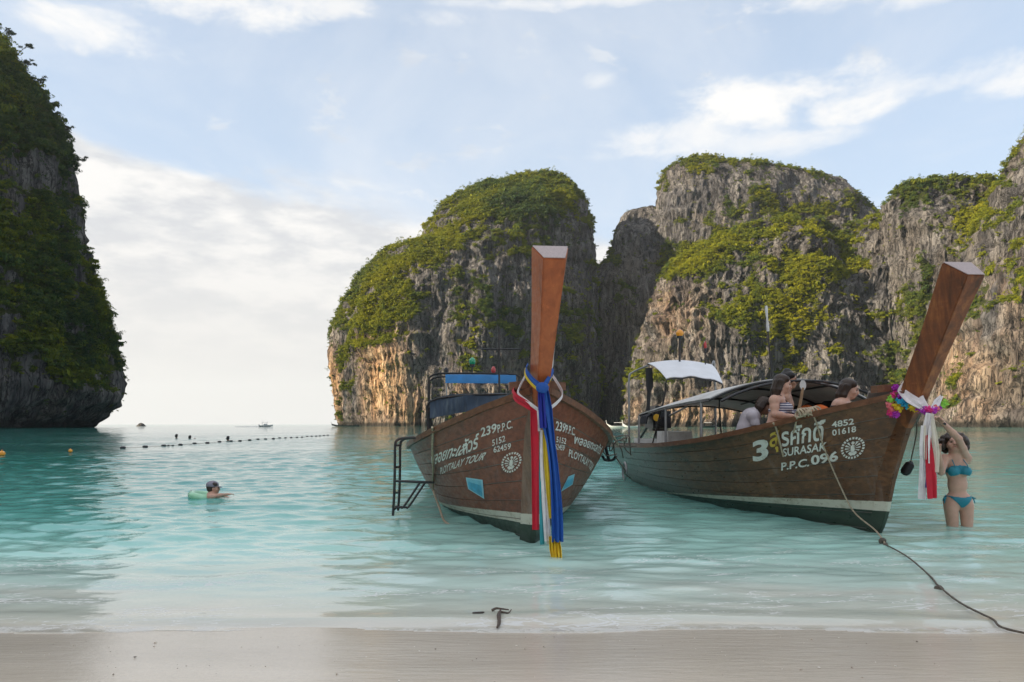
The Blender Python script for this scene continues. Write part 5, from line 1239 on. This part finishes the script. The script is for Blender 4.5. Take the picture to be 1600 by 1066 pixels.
def ribbons_a():
    D = 6.52; W3 = lambda px, py, d=D: at(px, py, d); X = (1, 0.1, 0); G = 'coloured ribbons tied round the upright prow'
    # blue: collar round the post, knot, long tail
    o = strip([W3(848, 604), W3(852, 640), W3(860, 690), W3(866, 740), W3(870, 800), W3(871, 847)], [.085, .12, .075, .08, .10, .105], X, 2, .018, 13, 1).build('ribbon', CL['blue']); tag(o, 'broad blue ribbon knotted at the prow with its tail nearly touching the water', 'ribbon', G)
    for k, (pts, w) in enumerate(((([W3(846, 606, 6.50), W3(832, 594, 6.56), W3(822, 580, 6.68), W3(824, 572, 6.9)]), .055), (([W3(849, 606, 6.50), W3(858, 592, 6.56), W3(864, 578, 6.68), W3(861, 572, 6.9)]), .055))):
        strip(pts, w, (0, -.3, 1), 1, .006, 7, 20 + k).build('collar', CL['blue'], o)
    MB().ball(W3(847.5, 606, 6.47), .055, 12, 8, (1.05, .7, .9)).build('knot', CL['blue'], o)
    strip([W3(845, 612, 6.47), W3(847, 640, 6.47), W3(849, 669, 6.47)], [.05, .06, .06], X, 2, .012, 9, 31).build('short_tail', CL['deep'], o)
    y = strip([W3(842, 610, 6.53), W3(831, 601, 6.60), W3(821, 588, 6.72), W3(820.5, 577, 6.9)], .028, (0, -.3, 1), 1, .004, 5, 3).build('ribbon', CL['yellow']); tag(y, 'yellow ribbon wound round the prow under the blue collar, tail tip dipping at the water', 'ribbon', G)
    strip([W3(852, 612, 6.53), W3(856, 602, 6.60), W3(862, 588, 6.72), W3(863, 577, 6.9)], .026, (0, -.3, 1), 1, .004, 5, 5).build('collar', CL['yellow'], y)
    strip([W3(851, 672, 6.56), W3(854, 720, 6.56), W3(858, 770, 6.56), W3(861, 810, 6.56)], [.035, .05, .05, .03], X, 2, .008, 7, 6).build('tail', CL['yellow'], y)
    strip([W3(865, 838, 6.56), W3(867.5, 858, 6.5), W3(870, 877, 6.42)], [.09, .105, .085], X, 4, .02, 11, 7).build('tail', CL['yellow'], y)
    r = strip([W3(833.5, 640, 6.60), W3(835.5, 680, 6.60), W3(836.5, 740, 6.60), W3(837, 828, 6.60)], [.055, .07, .065, .06], X, 1, .010, 7, 8).build('ribbon', CL['red']); tag(r, 'red ribbon looped over the gunwale and hanging straight down beside the stem', 'ribbon', G)
    strip([W3(838, 641, 6.585), W3(822, 631, 6.62), W3(806, 621, 6.75), W3(802, 612, 6.95), W3(810, 606, 7.2)], [.06, .075, .08, .07, .05], (0, -.35, 1), 1, .008, 7, 9).build('loop', CL['red'], r)
    w = strip([W3(848, 672, 6.575), W3(849, 720, 6.575), W3(852, 780, 6.575), W3(856, 846, 6.575)], [.045, .06, .06, .055], X, 2, .010, 9, 10).build('ribbon', CL['white']); tag(w, 'white ribbon hanging between red and blue, looped over both bow rails', 'ribbon', G)
    strip([W3(840, 640, 6.565), W3(824, 628, 6.60), W3(810, 616, 6.72), W3(812, 604, 6.85), W3(820, 588, 7.0)], .034, (0, -.4, 1), 1, .004, 5, 11).build('loop', CL['white'], w)
    strip([W3(859, 638, 6.565), W3(870, 629, 6.60), W3(878.5, 617, 6.72), W3(874, 604, 6.85), W3(864, 588, 7.0)], .034, (0, -.4, 1), 1, .004, 5, 12).build('loop', CL['white'], w)
    strip([W3(841, 640, 6.55), W3(842, 660, 6.55), W3(842.5, 674, 6.55)], .022, X, 1, .004, 5, 13).build('tail', CL['white'], w)
    strip([W3(870, 510, 6.30), W3(866, 540, 6.42), W3(863, 574, 6.62)], [.015, .035, .03], (.2, 1, 0), 1, .004, 5, 14).build('tail', CL['white'], w)
    t = strip([W3(845.5, 690, 6.59), W3(845, 740, 6.59), W3(846, 800, 6.59), W3(847.5, 851, 6.59)], [.02, .03, .035, .04], X, 1, .008, 7, 15).build('ribbon', CL['teal']); tag(t, 'narrow teal ribbon hanging beside the white one, its tip dark and wet', 'ribbon', G)
    strip([W3(855, 800, 6.59), W3(858, 830, 6.59), W3(857, 850, 6.59)], [.02, .03, .03], X, 1, .006, 5, 16).build('tail', CL['cream'], t)
ribbons_a()

def flower(c, r, mat, seed, parent):
    g = np.random.default_rng(seed); mb = MB()
    for k in range(26):
        d = g.normal(0, 1, 3); d /= np.linalg.norm(d); t = np.cross(d, g.normal(0, 1, 3)); t /= np.linalg.norm(t); q = np.cross(d, t); c0 = np.array(c) + d * r * .35; s = r * g.uniform(.45, .7)
        mb.raw([c0 - t * s * .25, c0 + d * s * .5 - q * s * .55, c0 + d * s + t * s * .15, c0 + d * s * .5 + q * s * .55], [(0, 1, 2, 3)])
    mb.ball(c, r * .5, 8, 5); return link('flower', mb.mesh('flower', False, False), CL[mat], parent)
def garland_b():
    D = 7.35; root = empty('flower_garland', at(1430, 645, D)); tag(root, 'garland of bright cloth flowers slung over the side and front of the dark prow', 'garland')
    def put(px, py, d, col, r, i):
        p = at(px, py, d) - at(1430, 645, D); return flower(p, r, col, i, root)
    path = [(1399, 607, 7.55, 'magenta'), (1402, 615, 7.5, 'magenta'), (1397, 617, 7.5, 'pink'), (1405, 621, 7.45, 'magenta'), (1393, 624, 7.5, 'green'), (1391, 632, 7.5, 'rose'), (1394, 641, 7.48, 'rose'), (1392, 647, 7.48, 'pink'), (1401, 633, 7.42, 'yellow'), (1404, 638, 7.40, 'yellow'), (1399, 647, 7.42, 'magenta'), (1405, 628, 7.40, 'cyan'),
            (1411, 629, 7.36, 'cyan'), (1417, 633, 7.32, 'cyan'), (1425, 636, 7.28, 'yellow'), (1431, 638, 7.24, 'yellow'), (1438, 639, 7.2, 'magenta'), (1445, 641, 7.12, 'magenta'), (1451, 640, 7.10, 'pink'), (1457, 641, 7.12, 'magenta'), (1461, 639, 7.2, 'rose'), (1464, 636, 7.3, 'magenta'), (1470, 633, 7.42, 'green'), (1476, 631, 7.5, 'green')]
    for i, (x, y, d, c) in enumerate(path): put(x, y, d, c, .052, i)
    G2 = 'offering cloths tied to the dark prow'
    W3 = lambda px, py, d=7.06: at(px, py, d); X = (1, .4, 0)
    o = strip([W3(1452, 646), W3(1449, 670), W3(1444, 720), W3(1440, 780)], [.09, .11, .07, .05], X, 5, .018, 17, 41).build('ribbon', CL['white']); tag(o, 'white cloth tied round the dark prow above the garland, tail hanging down', 'ribbon', G2)
    strip([at(1419, 595, 7.52), at(1419, 608, 7.42), at(1430, 624, 7.26), at(1448, 640, 7.10)], [.05, .19, .16, .06], (1, .2, .75), 2, .012, 9, 42).build('collar', CL['white'], o)
    strip([at(1456, 640, 7.10), at(1463, 630, 7.25), at(1471, 619, 7.5)], [.05, .07, .03], (1, .2, -.6), 1, .008, 7, 43).build('collar', CL['white'], o)
    strip([W3(1455, 648), W3(1461, 680), W3(1464, 708), W3(1463, 738)], [.04, .055, .05, .045], X, 2, .012, 9, 44).build('tail', CL['cream'], o)
    for k, (px, c) in enumerate(((1441, 'white'), (1446, 'cream'), (1453, 'white'))): strip([W3(px, 665, 7.03), W3(px - 1, 690, 7.03), W3(px - 1, 712 + 6 * k, 7.03)], [.02, .035, .025], X, 1, .008, 5, 45 + k).build('tail', CL[c], o)
    r = strip([W3(1449, 680, 7.045), W3(1452, 710, 7.045), W3(1456, 745, 7.045), W3(1458, 779, 7.045)], [.06, .10, .125, .11], X, 2, .012, 9, 51).build('ribbon', CL['red']); tag(r, 'red cloth strip hanging among the white ones under the garland', 'ribbon', G2)
    v = strip([W3(1446, 708, 7.055), W3(1446, 735, 7.055), W3(1448, 762, 7.055)], [.02, .04, .02], X, 1, .008, 7, 52).build('ribbon', CL['violet']); tag(v, 'short violet cloth strip hanging left of the red one', 'ribbon', G2)
garland_b()

def rope(name, pts, r, mat, label, n=70, knots=(), cat='rope'):
    p = spline(pts, n); m = len(p); g = np.random.default_rng(m); seg = 8
    o = MB().tube(p, r * (1 + .10 * np.sin(np.arange(m) * 2.4)), seg).build(name, M[mat]); tag(o, label, cat)
    for c, kr in knots:
        k = MB()
        for q in range(4):
            a = np.linspace(0, 6.28, 13); ax = g.normal(0, 1, 3); ax /= np.linalg.norm(ax); t = np.cross(ax, (.3, .5, .8)); t /= np.linalg.norm(t); b = np.cross(ax, t)
            k.tube(np.array(c) + kr * .62 * (np.cos(a)[:, None] * t + np.sin(a)[:, None] * b) + ax * kr * .2, kr * .42, 6)
        k.build('knot', M[mat], o)
    return o
def on_hull(b, px, py, side=-1, out=.03):
    p = b.hit(px, py, side); return b.w(p[0], hull_y(p[0], p[2], side, out), p[2])
def ropes():
    top = at(1273, 640.5, 8.30)
    pts = [on_hull(B, 1273, 643, out=.07), on_hull(B, 1280, 655, out=.05), on_hull(B, 1296, 705, out=.05), on_hull(B, 1322, 762, out=.06), on_hull(B, 1348, 800, out=.10), at(1368, 829, 7.75), at(1384, 852, 7.0), at(1418, 884, 6.35), at(1453, 914, 5.55), at(1467, 922, 5.2), at(1500, 942, 4.72), at(1548, 966, 4.30)]
    pts += [at(1600, 989, 3.98), np.array([3.25, 3.2, .10])]
    for q in pts[5:12]: q[2] = max(q[2], .012)
    ro = rope('mooring_rope', pts[:7], .0085, 'rope', 'long mooring rope running from the boat with the garland across the shallows to the beach', 70)
    wet = rope('wet_length', pts[6:], .0068, 'rope_dark', None, 70, [(at(1379, 846, 7.15), .035), (at(1384, 853, 7.0), .03), (at(1467, 922, 5.2), .034), (at(1462, 918, 5.3), .02)], None); wet.parent = ro; wet['label'] = 'dark wet length of the mooring rope with knots'
    q = [on_hull(B, 1215, 655, out=.06), on_hull(B, 1218, 670, out=.04), on_hull(B, 1225, 700, out=.035), on_hull(B, 1229, 714, out=.035)]
    rope('rail_rope', q, .011, 'rope', 'short pale rope end hanging over the rail across the yellow letter', 24)
    q = [on_hull(B, 1254, 646, out=.07), on_hull(B, 1250, 658, out=.04), on_hull(B, 1246, 670, out=.035), on_hull(B, 1244, 677, out=.035)]
    rope('rail_rope', q, .010, 'rope', 'short pale rope end hanging below the lashing above the painted name', 20)
    # lashing on the rail
    a = on_hull(B, 1268, 641, out=.05); k = MB(); g = np.random.default_rng(4)
    for i in range(9):
        t = np.linspace(0, 6.28, 15); c = a + np.array([-.10 + .026 * i, -.01 * i * .2 + .03, .012 + .004 * i]); k.tube(np.stack([c[0] + .014 * np.sin(t * 2 + i), c[1] + .058 * np.cos(t), c[2] + .045 * np.sin(t)], 1), .011, 6)
    tag(k.build('rope_lashing', M['rope']), 'coils of tan rope lashed round the rail beside the leaning woman', 'rope')
    q = [on_hull(A, 686, 664, out=.09), on_hull(A, 682, 675, out=.04), on_hull(A, 681, 700, out=.04), on_hull(A, 682, 730, out=.04), on_hull(A, 684, 765, out=.06), at(686, 792, 9.2), at(693, 812, 8.9), at(702, 838, 8.6)]
    for v in q[5:]: v[2] = max(v[2], -.02)
    rope('side_rope', q, .013, 'rope', 'tan rope hanging from the rail down the planks near the tube ladder', 50)
    q = [A.w(-1.6, 1.2, 1.0), A.w(-2.6, 1.5, .86), at(962, 690, 12.6), at(985, 683, 14.3)]
    rope('stern_line', q, .012, 'rope', 'pale line stretched between the two boats', 30)
ropes()

def boat_gear():
    # life jacket, paddle, black fender, gear hung on the rail
    p = B.w(-2.25, .45, 1.10); lj = empty('life_jacket', p, .3); tag(lj, 'orange life jacket lying behind the rail beside the paddle', 'life jacket')
    for i, (y, w) in enumerate(((-.13, .2), (.13, .2))):
        P = [[(-.16 + .32 * a, y + w * .5 * (2 * c - 1), .16 + .05 * math.sin(math.pi * c) - .04 * a + .10 * math.sin(math.pi * a)) for c in np.linspace(0, 1, 7)] for a in np.linspace(0, 1, 7)]
        MB().sheet(np.array(P), .07).build('foam_panel', M['orange'], lj)
    MB().box((.0, 0, .20), (.05, .52, .09)).build('webbing_strap', M['black'], lj); MB().box((0.03, 0, .21), (.04, .06, .06)).build('buckle', M['black'], lj)
    a, c, e = at(1247, 646, 9.0), at(1252, 622, 9.0), at(1254.5, 606, 9.0); pd = MB().tube([a - [.05, 0, .35], a, c, e], [.02, .02, .018, .018], 10).build('paddle', M['plain_wood']); tag(pd, 'wooden paddle with round pale head standing upright by the leaning woman', 'paddle')
    P = [[(e[0] + .05 * x * math.cos(q * .0) * (1 if True else 1), e[1] + .0, e[2] + z) for x in np.linspace(-1, 1, 7)] for q, z in enumerate(np.linspace(-.03, .09, 7))]
    P = np.array(P); 
    for i in range(7): P[i, :, 0] = e[0] + .038 * math.sin(math.pi * (.12 + .76 * i / 6)) * np.linspace(-1, 1, 7)
    MB().sheet(P, .02).build('paddle_head', M['grey_tarp'], pd)
    c = at(1418, 732, 8.7); o = MB().rev([(.015, .10), (.03, .085), (.055, .06), (.06, -.05), (.04, -.085), (.01, -.095)], 14, c, [[.8, 0, .5], [0, 1, 0], [-.5, 0, .8]]).build('fender', M['black']); tag(o, 'small black fender hanging just beyond the stem under the garland', 'fender')
    MB().tube(spline([c + [.04, 0, .09], c + [.0, -.2, .5], B.w(.35, .12, 1.4)], 16), .007, 6).build('fender_cord', M['rope_dark'], o)
    # anchor and tangled line at the quarter of the nearer hull
    p = A.w(-3.0, 1.40, .80); an = MB(); an.tube([p + [0, 0, .06], p + [.06, .03, -.17]], .022, 8); 
    for q in (-1, 1): an.tube(spline([p + [.06, .03, -.17], p + [.06 + .06 * q, .02, -.155], p + [.06 + .10 * q, 0, -.10]], 14), .02, 7)
    an.tube([p + [-.07, 0, .02], p + [.07, 0, .04]], .014, 7); a = np.linspace(0, 6.28, 17); an.tube(np.stack([p[0] + .025 * np.cos(a), np.full(17, p[1]), p[2] + .08 + .025 * np.sin(a)], 1), .01, 6)
    tag(an.build('anchor', M['engine']), 'small dark anchor hanging on the rail at the far side of the ladder boat', 'anchor')
    g = np.random.default_rng(8); tl = MB()
    for i in range(7):
        s = g.uniform(0, 1.6); q = [A.w(-1.3 - s, 1.22 + .08 * s, 1.02 - .05 * s) + g.normal(0, .03, 3)]
        for k in range(5): q.append(q[-1] + np.array([g.normal(.05, .05), g.normal(.1, .15), g.normal(-.03, .07)]))
        tl.tube(spline(q, 24), .009, 5)
    tag(tl.build('tangled_line', M['rope_dark']), 'dark tangled fishing line bunched on the rail beside the port lettering', 'line')
    # the crate of loose gear at the stern, fuel can, oily pump
    c = B.w(-6.9, -.62, .70); cr = MB(); 
    for i in range(3):
        z = c[2] - .12 + .12 * i
        for (dx, dy, sx, sy) in ((0, -.2, .5, .018), (0, .2, .5, .018), (-.25, 0, .018, .4), (.25, 0, .018, .4)): cr.box((c[0] + dx, c[1] + dy, z), (sx, sy, .085))
    o = cr.build('crate', M['white_plastic']); tag(o, 'white slatted crate standing on the stern deck under the pale roof', 'crate')
    c = B.w(-7.4, -.5, .72); k = MB(); 
    for i in range(6): a = np.linspace(0, 6.28, 21); k.tube(np.stack([c[0] + (.20 - .01 * i) * np.cos(a), c[1] + (.16 - .01 * i) * np.sin(a), c[2] - .12 + .035 * i + .02 * np.sin(a * 2 + i)], 1), .02, 6)
    tag(k.build('rope_coil', M['rope_dark']), 'dark coil of rope lying on the stern rail next to the pole', 'rope')
boat_gear()

def twig():
    def S(px, py, dz=.012):
        d = 4.3
        for _ in range(6): d = HC * F / (py - HZ) if True else d
        p = at(px, py, d); p[2] = max(.004, float(sand_z(d))) + dz; return p
    root = MB().tube(spline([S(782, 958), S(781, 963, .02), S(779.5, 970, .03), S(780, 977), S(777, 985)], 20), [.005 + .004 * math.sin(math.pi * i / 20) for i in range(21)], 7) if False else MB()
    p = spline([S(782, 958), S(781, 963, .02), S(779.5, 970, .03), S(780, 977), S(777, 985)], 20); root.tube(p, .006 + .006 * np.sin(np.linspace(0, math.pi, len(p))), 7)
    p = spline([S(769, 958), S(775, 957, .02), S(783, 957.5, .02), S(795, 957)], 16); root.tube(p, np.linspace(.009, .004, len(p)), 6)
    p = spline([S(783, 961, .015), S(794, 962), S(799, 959, .02)], 10); root.tube(p, np.linspace(.006, .003, len(p)), 6)
    o = root.build('twig', simple('dark_wet_bark', (.075, .05, .035), .6, .4, 40, .5)); tag(o, 'dark forked twig washed up at the water edge in front of the boats', 'twig')
    p = spline([S(738, 962), S(747, 961.5), S(757, 961)], 8); o = MB().tube(p, [.003, *[.006] * (len(p) - 2), .003], 6).build('twig', simple('dark_wet_stick', (.06, .045, .04), .6, .3, 40, .4)); tag(o, 'short straight stick lying in the wash beside the forked twig', 'twig')
twig()

def floats():
    # float line across the bay
    pts = [(192, 700.5), (227, 699), (256, 697.3), (263, 697), (270, 697), (282, 695.7), (304, 693.8), (324, 692.9), (343, 691.1), (361, 690), (375, 689.6), (390, 688.2), (403, 687), (415, 686.6), (427, 686), (437, 685), (446, 684.9), (455, 684.6), (464, 684), (472, 683.7), (480, 682.4), (487, 682.2), (494, 682), (500, 681.6), (506, 681), (512, 680.4)]
    mb = MB().rev([(.02, -.26), (.10, -.22), (.13, -.1), (.13, .1), (.10, .22), (.02, .26)], 10, (0, 0, 0), [[0, 0, 1], [0, 1, 0], [-1, 0, 0]]); me = mb.mesh('float'); me.materials.append(M['engine']); line = []
    for i, (x, y) in enumerate(pts):
        D = HC * F / (y - HZ); D = min(D, 78 + 0 * D); o = link('float', me); p = at(x, y, D); o.location = (p[0], D, .025); o.rotation_euler = (0, 0, RNG.normal(0, .25)); o.scale = ((.52, .30)[i in (3, 4)] - .10 * i / 26,) * 3
        tag(o, 'dark float strung on the swimming line across the pale water', 'float', 'dark floats of the swimming line'); line.append((p[0], D, .02))
        if i in (0, 25): o['label'] = ('nearest float at the left end of the line off the shaded cliff', 'farthest float at the right end of the line')[i > 0]
    line = np.array(line); tag(MB().tube(line, .010, 6).build('float_line', M['rope_dark']), 'thin dark line joining the floats across the bay', 'rope')
    for (x, y, r, lb) in ((3, 711.5, .12, 'orange buoy cut by the edge of the view on dark green water'), (110, 707, .085, 'small orange buoy alone on dark green water below the shaded cliff')):
        D = HC * F / (y - HZ); p = at(x, y, D); o = MB().rev([(.01, -r * .9), (r * .8, -r * .5), (r, 0), (r * .85, r * .5), (r * .3, r * .85), (r * .2, r * 1.15), (.01, r * 1.2)], 14, (p[0], D, .06)).build('buoy', M['amber']); tag(o, lb, 'buoy', 'orange buoys')
        a = np.linspace(0, 6.28, 13); MB().tube(np.stack([p[0] + .05 * np.cos(a), np.full(13, D), .06 + r * 1.25 + .05 * np.sin(a)], 1), .012, 6).build('buoy_ring', M['engine'], o)
floats()

def far_things():
    D = 420; P = lambda x, y: at(x, y, D); g = np.random.default_rng(2)
    mb = MB(); T = []
    for i in range(9):
        a = i / 8
        T.append([((220 - CX) * D / F + 3.3 * (1 - a) ** .6 * math.cos(q) * (1 + .15 * math.sin(3 * q + 1)), D + 2.4 * (1 - a) ** .6 * math.sin(q), -.6 + 2.3 * a + .25 * math.sin(5 * q + i)) for q in np.linspace(0, 6.28, 22, endpoint=False)])
    o = mb.grid(np.array(T), close_v=True).build('sea_rock', simple('black_wet_rock', (.045, .042, .04), .8, .4, .8, .6)); tag(o, 'low black rock rising from the pale sea on the horizon', 'rock')
    # white speedboat with its wake
    D = 330; c = at(416, 665, D); root = empty('speedboat', (c[0], D, 0), .12); tag(root, 'small white speedboat running across the horizon', 'boat')
    H = []
    for t in np.linspace(0, 1, 9):
        w = 1.0 * (1 - t ** 3) + .05; x = -2.9 + 5.8 * t; z = .62 + .35 * t * t
        H.append([(x, -w, z), (x, -w * .75, .1 + .3 * t ** 3), (x, 0, -.2 + .5 * t ** 3), (x, w * .75, .1 + .3 * t ** 3), (x, w, z)])
    hb = MB().sheet(np.array(H), .05); hb.box((-2.9, 0, .35), (.1, 1.9, .6)); hb.build('hull', M['white_plastic'], root)
    MB().box((-.3, 0, 1.0), (1.6, 1.4, .7), taper=.75).build('cabin', M['white_plastic'], root); MB().box((-.6, 0, 1.95), (2.4, 1.6, .1)).build('roof', M['white_plastic'], root)
    MB().tube([(-1.7, .6, .7), (-1.7, .6, 1.95)], .04, 6).tube([(-1.7, -.6, .7), (-1.7, -.6, 1.95)], .04, 6).tube([(.3, .6, 1.2), (.3, .6, 1.95)], .04, 6).tube([(.3, -.6, 1.2), (.3, -.6, 1.95)], .04, 6).tube([(-1.2, 0, 1.95), (-2.0, 0, 3.3)], .05, 6).build('roof_frame', M['white_plastic'], root)
    MB().box((-3.1, 0, .7), (.4, .5, .8), taper=.8).build('outboard_motor', M['white_plastic'], root)
    W_ = [[(x, y * (.5 + .12 * abs(x + 3)), .10 + .22 * math.exp(-abs(y) * 1.5) * math.exp((x + 3) * .12) + .05 * math.sin(x * 5 + y * 7)) for y in np.linspace(-1.3, 1.3, 9)] for x in np.linspace(-3.2, -13, 26)]
    MB().sheet(np.array(W_), .03).build('wake', simple('white_wake_foam', (.78, .78, .77), .7, .05, 3), root)
    # long-tail boat moored at the foot of the domed rock, and two pale boats off the east cliff
    def little_boat(px, py, D, L, hullm, label, roof, rz, group='far boats moored below the cliffs'):
        c = at(px, py, D); root = empty('moored_boat', (c[0], D, 0), rz); tag(root, label, 'boat', group); Hh = []
        for t in np.linspace(0, 1, 13):
            w = .95 * (math.sin(math.pi * (.12 + .80 * t)) ** .7); x = -L / 2 + L * t; z = .55 + 1.5 * max(0, t - .72) ** 1.3 * 3 + .25 * max(0, .2 - t) * 4
            Hh.append([(x, -w, z), (x, -w * .7, .05 + .6 * (z - .55)), (x, 0, -.2 + .8 * (z - .55)), (x, w * .7, .05 + .6 * (z - .55)), (x, w, z)])
        MB().sheet(np.array(Hh), .05).build('hull', hullm, root)
        MB().tube(spline([(L * .47, 0, 1.0), (L * .51, 0, 1.7), (L * .53, 0, 2.5)], 8), .09, 6).build('prow_post', hullm, root)
        if roof:
            MB().sheet(np.array([[(x, y, 1.75 - .12 * y * y) for y in np.linspace(-.9, .9, 7)] for x in (-L * .3, -L * .1, L * .12)]), .04).build('canopy', roof, root)
            p = MB()
            for x in (-L * .28, L * .1):
                for y in (-.8, .8): p.tube([(x, y, .4), (x, y, 1.68)], .03, 6)
            p.build('canopy_frame', M['steel'], root)
        MB().box((-L * .42, 0, .95), (.7, .5, .5), taper=.8).build('engine', M['engine'], root)
    little_boat(540, 665.4, 400, 15, M['engine'], 'dark longtail boat moored below the ochre foot of the domed rock', None, math.pi)
    little_boat(963, 666, 250, 6.5, M['white_plastic'], 'pale boat far off between the two near boats, closest to the dark cleft', M['grey_tarp'], math.pi * .95)
    little_boat(986, 666.3, 240, 5.5, M['white_plastic'], 'white boat far off right behind the pole of the garland boat', None, math.pi * 1.02)
    little_boat(1108, 666, 255, 5, M['engine'], 'dark boat far off below the cliff, seen over the stern of the garland boat', M['grey_tarp'], math.pi * .04)
far_things()

def skyline_trees():
    """wind-bent trees standing out from the top of the shaded cliff"""
    q = pix(HEAD_V); m = (HEAD_V[:, 1] < 258) & (HEAD_V[:, 1] > 100)
    bark = simple('grey_bark', (.10, .085, .07), .85, .3, 5, .4)
    for i, (px, py, hgt, lean, lb) in enumerate([(8, 68, 5.0, .9, 'topmost bent tree at the crest of the shaded cliff'), (26, 92, 6.0, 1.3, 'wide tree leaning out from the cliff just under the crest'), (36, 112, 5.0, 1.2, 'tree leaning out from the shaded cliff below the wide one'), (56, 140, 4.0, .8, 'small tree on the shaded cliff edge below the leaning ones'), (92, 168, 4.0, .6, 'bushy tree on the shoulder of the shaded cliff'), (112, 212, 4.2, 1.0, 'tree standing out at the shaded cliff edge beside open sky'), (122, 262, 3.6, 1.1, 'lowest lone tree on the upper edge of the shaded cliff')]):
        j = np.where(m)[0][np.argmin((q[m][:, 0] - px) ** 2 + (q[m][:, 1] - py) ** 2)]; b = HEAD_V[j] + HEAD_N[j] * -.3; g = np.random.default_rng(90 + i)
        root = empty('cliff_tree', tuple(b)); tag(root, lb, 'tree', 'trees on the edge of the shaded cliff')
        tr = MB(); top = np.array([lean * hgt * .55, -.4, hgt * .8]); tr.tube(spline([(0, 0, 0), (lean * .3 * hgt * .4, 0, hgt * .35), top], 12), np.linspace(.16, .07, 13), 7); ends = []
        for k in range(7):
            a = g.uniform(0, 6.28); st = top * g.uniform(.55, 1); e = st + np.array([math.cos(a) * 1.5 + lean * .5, math.sin(a) * 1.2, g.uniform(.1, 1.1)]); tr.tube(spline([st, (st + e) / 2 + [0, 0, .2], e], 6), np.linspace(.06, .025, 7), 5); ends.append(e)
        tr.build('trunk', bark, root); V = []; Fc = []
        for e in ends + [top]:
            for k in range(70):
                d = g.normal(0, 1, 3); d /= np.linalg.norm(d); c = e + d * np.array([1.0, .9, .45]) * g.uniform(.3, 1) * .95; n_ = d + g.normal(0, .6, 3); t = np.cross(n_, g.normal(0, 1, 3)); t /= np.linalg.norm(t); w = np.cross(n_ / np.linalg.norm(n_), t); s = g.uniform(.14, .30); k0 = len(V)
                V += [c - t * s, c - w * s * .5, c + t * s, c + w * s * .5]; Fc.append((k0, k0 + 1, k0 + 2, k0 + 3))
        me = bpy.data.meshes.new('crown'); me.from_pydata([tuple(v) for v in V], [], Fc); link('crown', me, TREE_LEAF, root)
TREE_LEAF = simple('dark_tree_leaf', (.030, .050, .018), .6, .4, .5)
skyline_trees()

def beach_litter():
    """broken shell and coral bits on the sand, too many to count"""
    g = np.random.default_rng(77); mb = MB()
    for i in range(420):
        y = 2.2 + 1.75 * g.random() ** .7; x = g.uniform(-4.5, 4.5); r = .0028 + .007 * g.random() ** 4; z = float(sand_z(y)) + .004; q = g.normal(0, 1, (6, 3)); q /= np.linalg.norm(q, axis=1)[:, None]
        p = np.array([[1, 0, 0], [0, 1, 0], [-1, 0, 0], [0, -1, 0], [0, 0, .5], [0, 0, -.5]]) * r * g.uniform(.5, 1.3, (6, 3)); a = g.uniform(0, 6.28); c, s = math.cos(a), math.sin(a); p = p @ np.array([[c, s, 0], [-s, c, 0], [0, 0, 1]])
        mb.raw(p + [x, y, z], [(0, 1, 4), (1, 2, 4), (2, 3, 4), (3, 0, 4), (1, 0, 5), (2, 1, 5), (3, 2, 5), (0, 3, 5)])
    m, t, pr, out = new_mat('shell_and_coral_bits'); rnd = t.node('ShaderNodeNewGeometry').outputs['Random Per Island']
    t.put(pr.inputs['Base Color'], t.ramp(rnd, [(0, (.80, .76, .68)), (.5, (.55, .46, .36)), (.8, (.30, .24, .19)), (1, (.12, .10, .08))])); pr.inputs['Roughness'].default_value = .6
    tag(mb.build('shell_bits', m, None, False), 'tiny bits of shell and coral strewn on the wet sand', kind='stuff')
beach_litter()
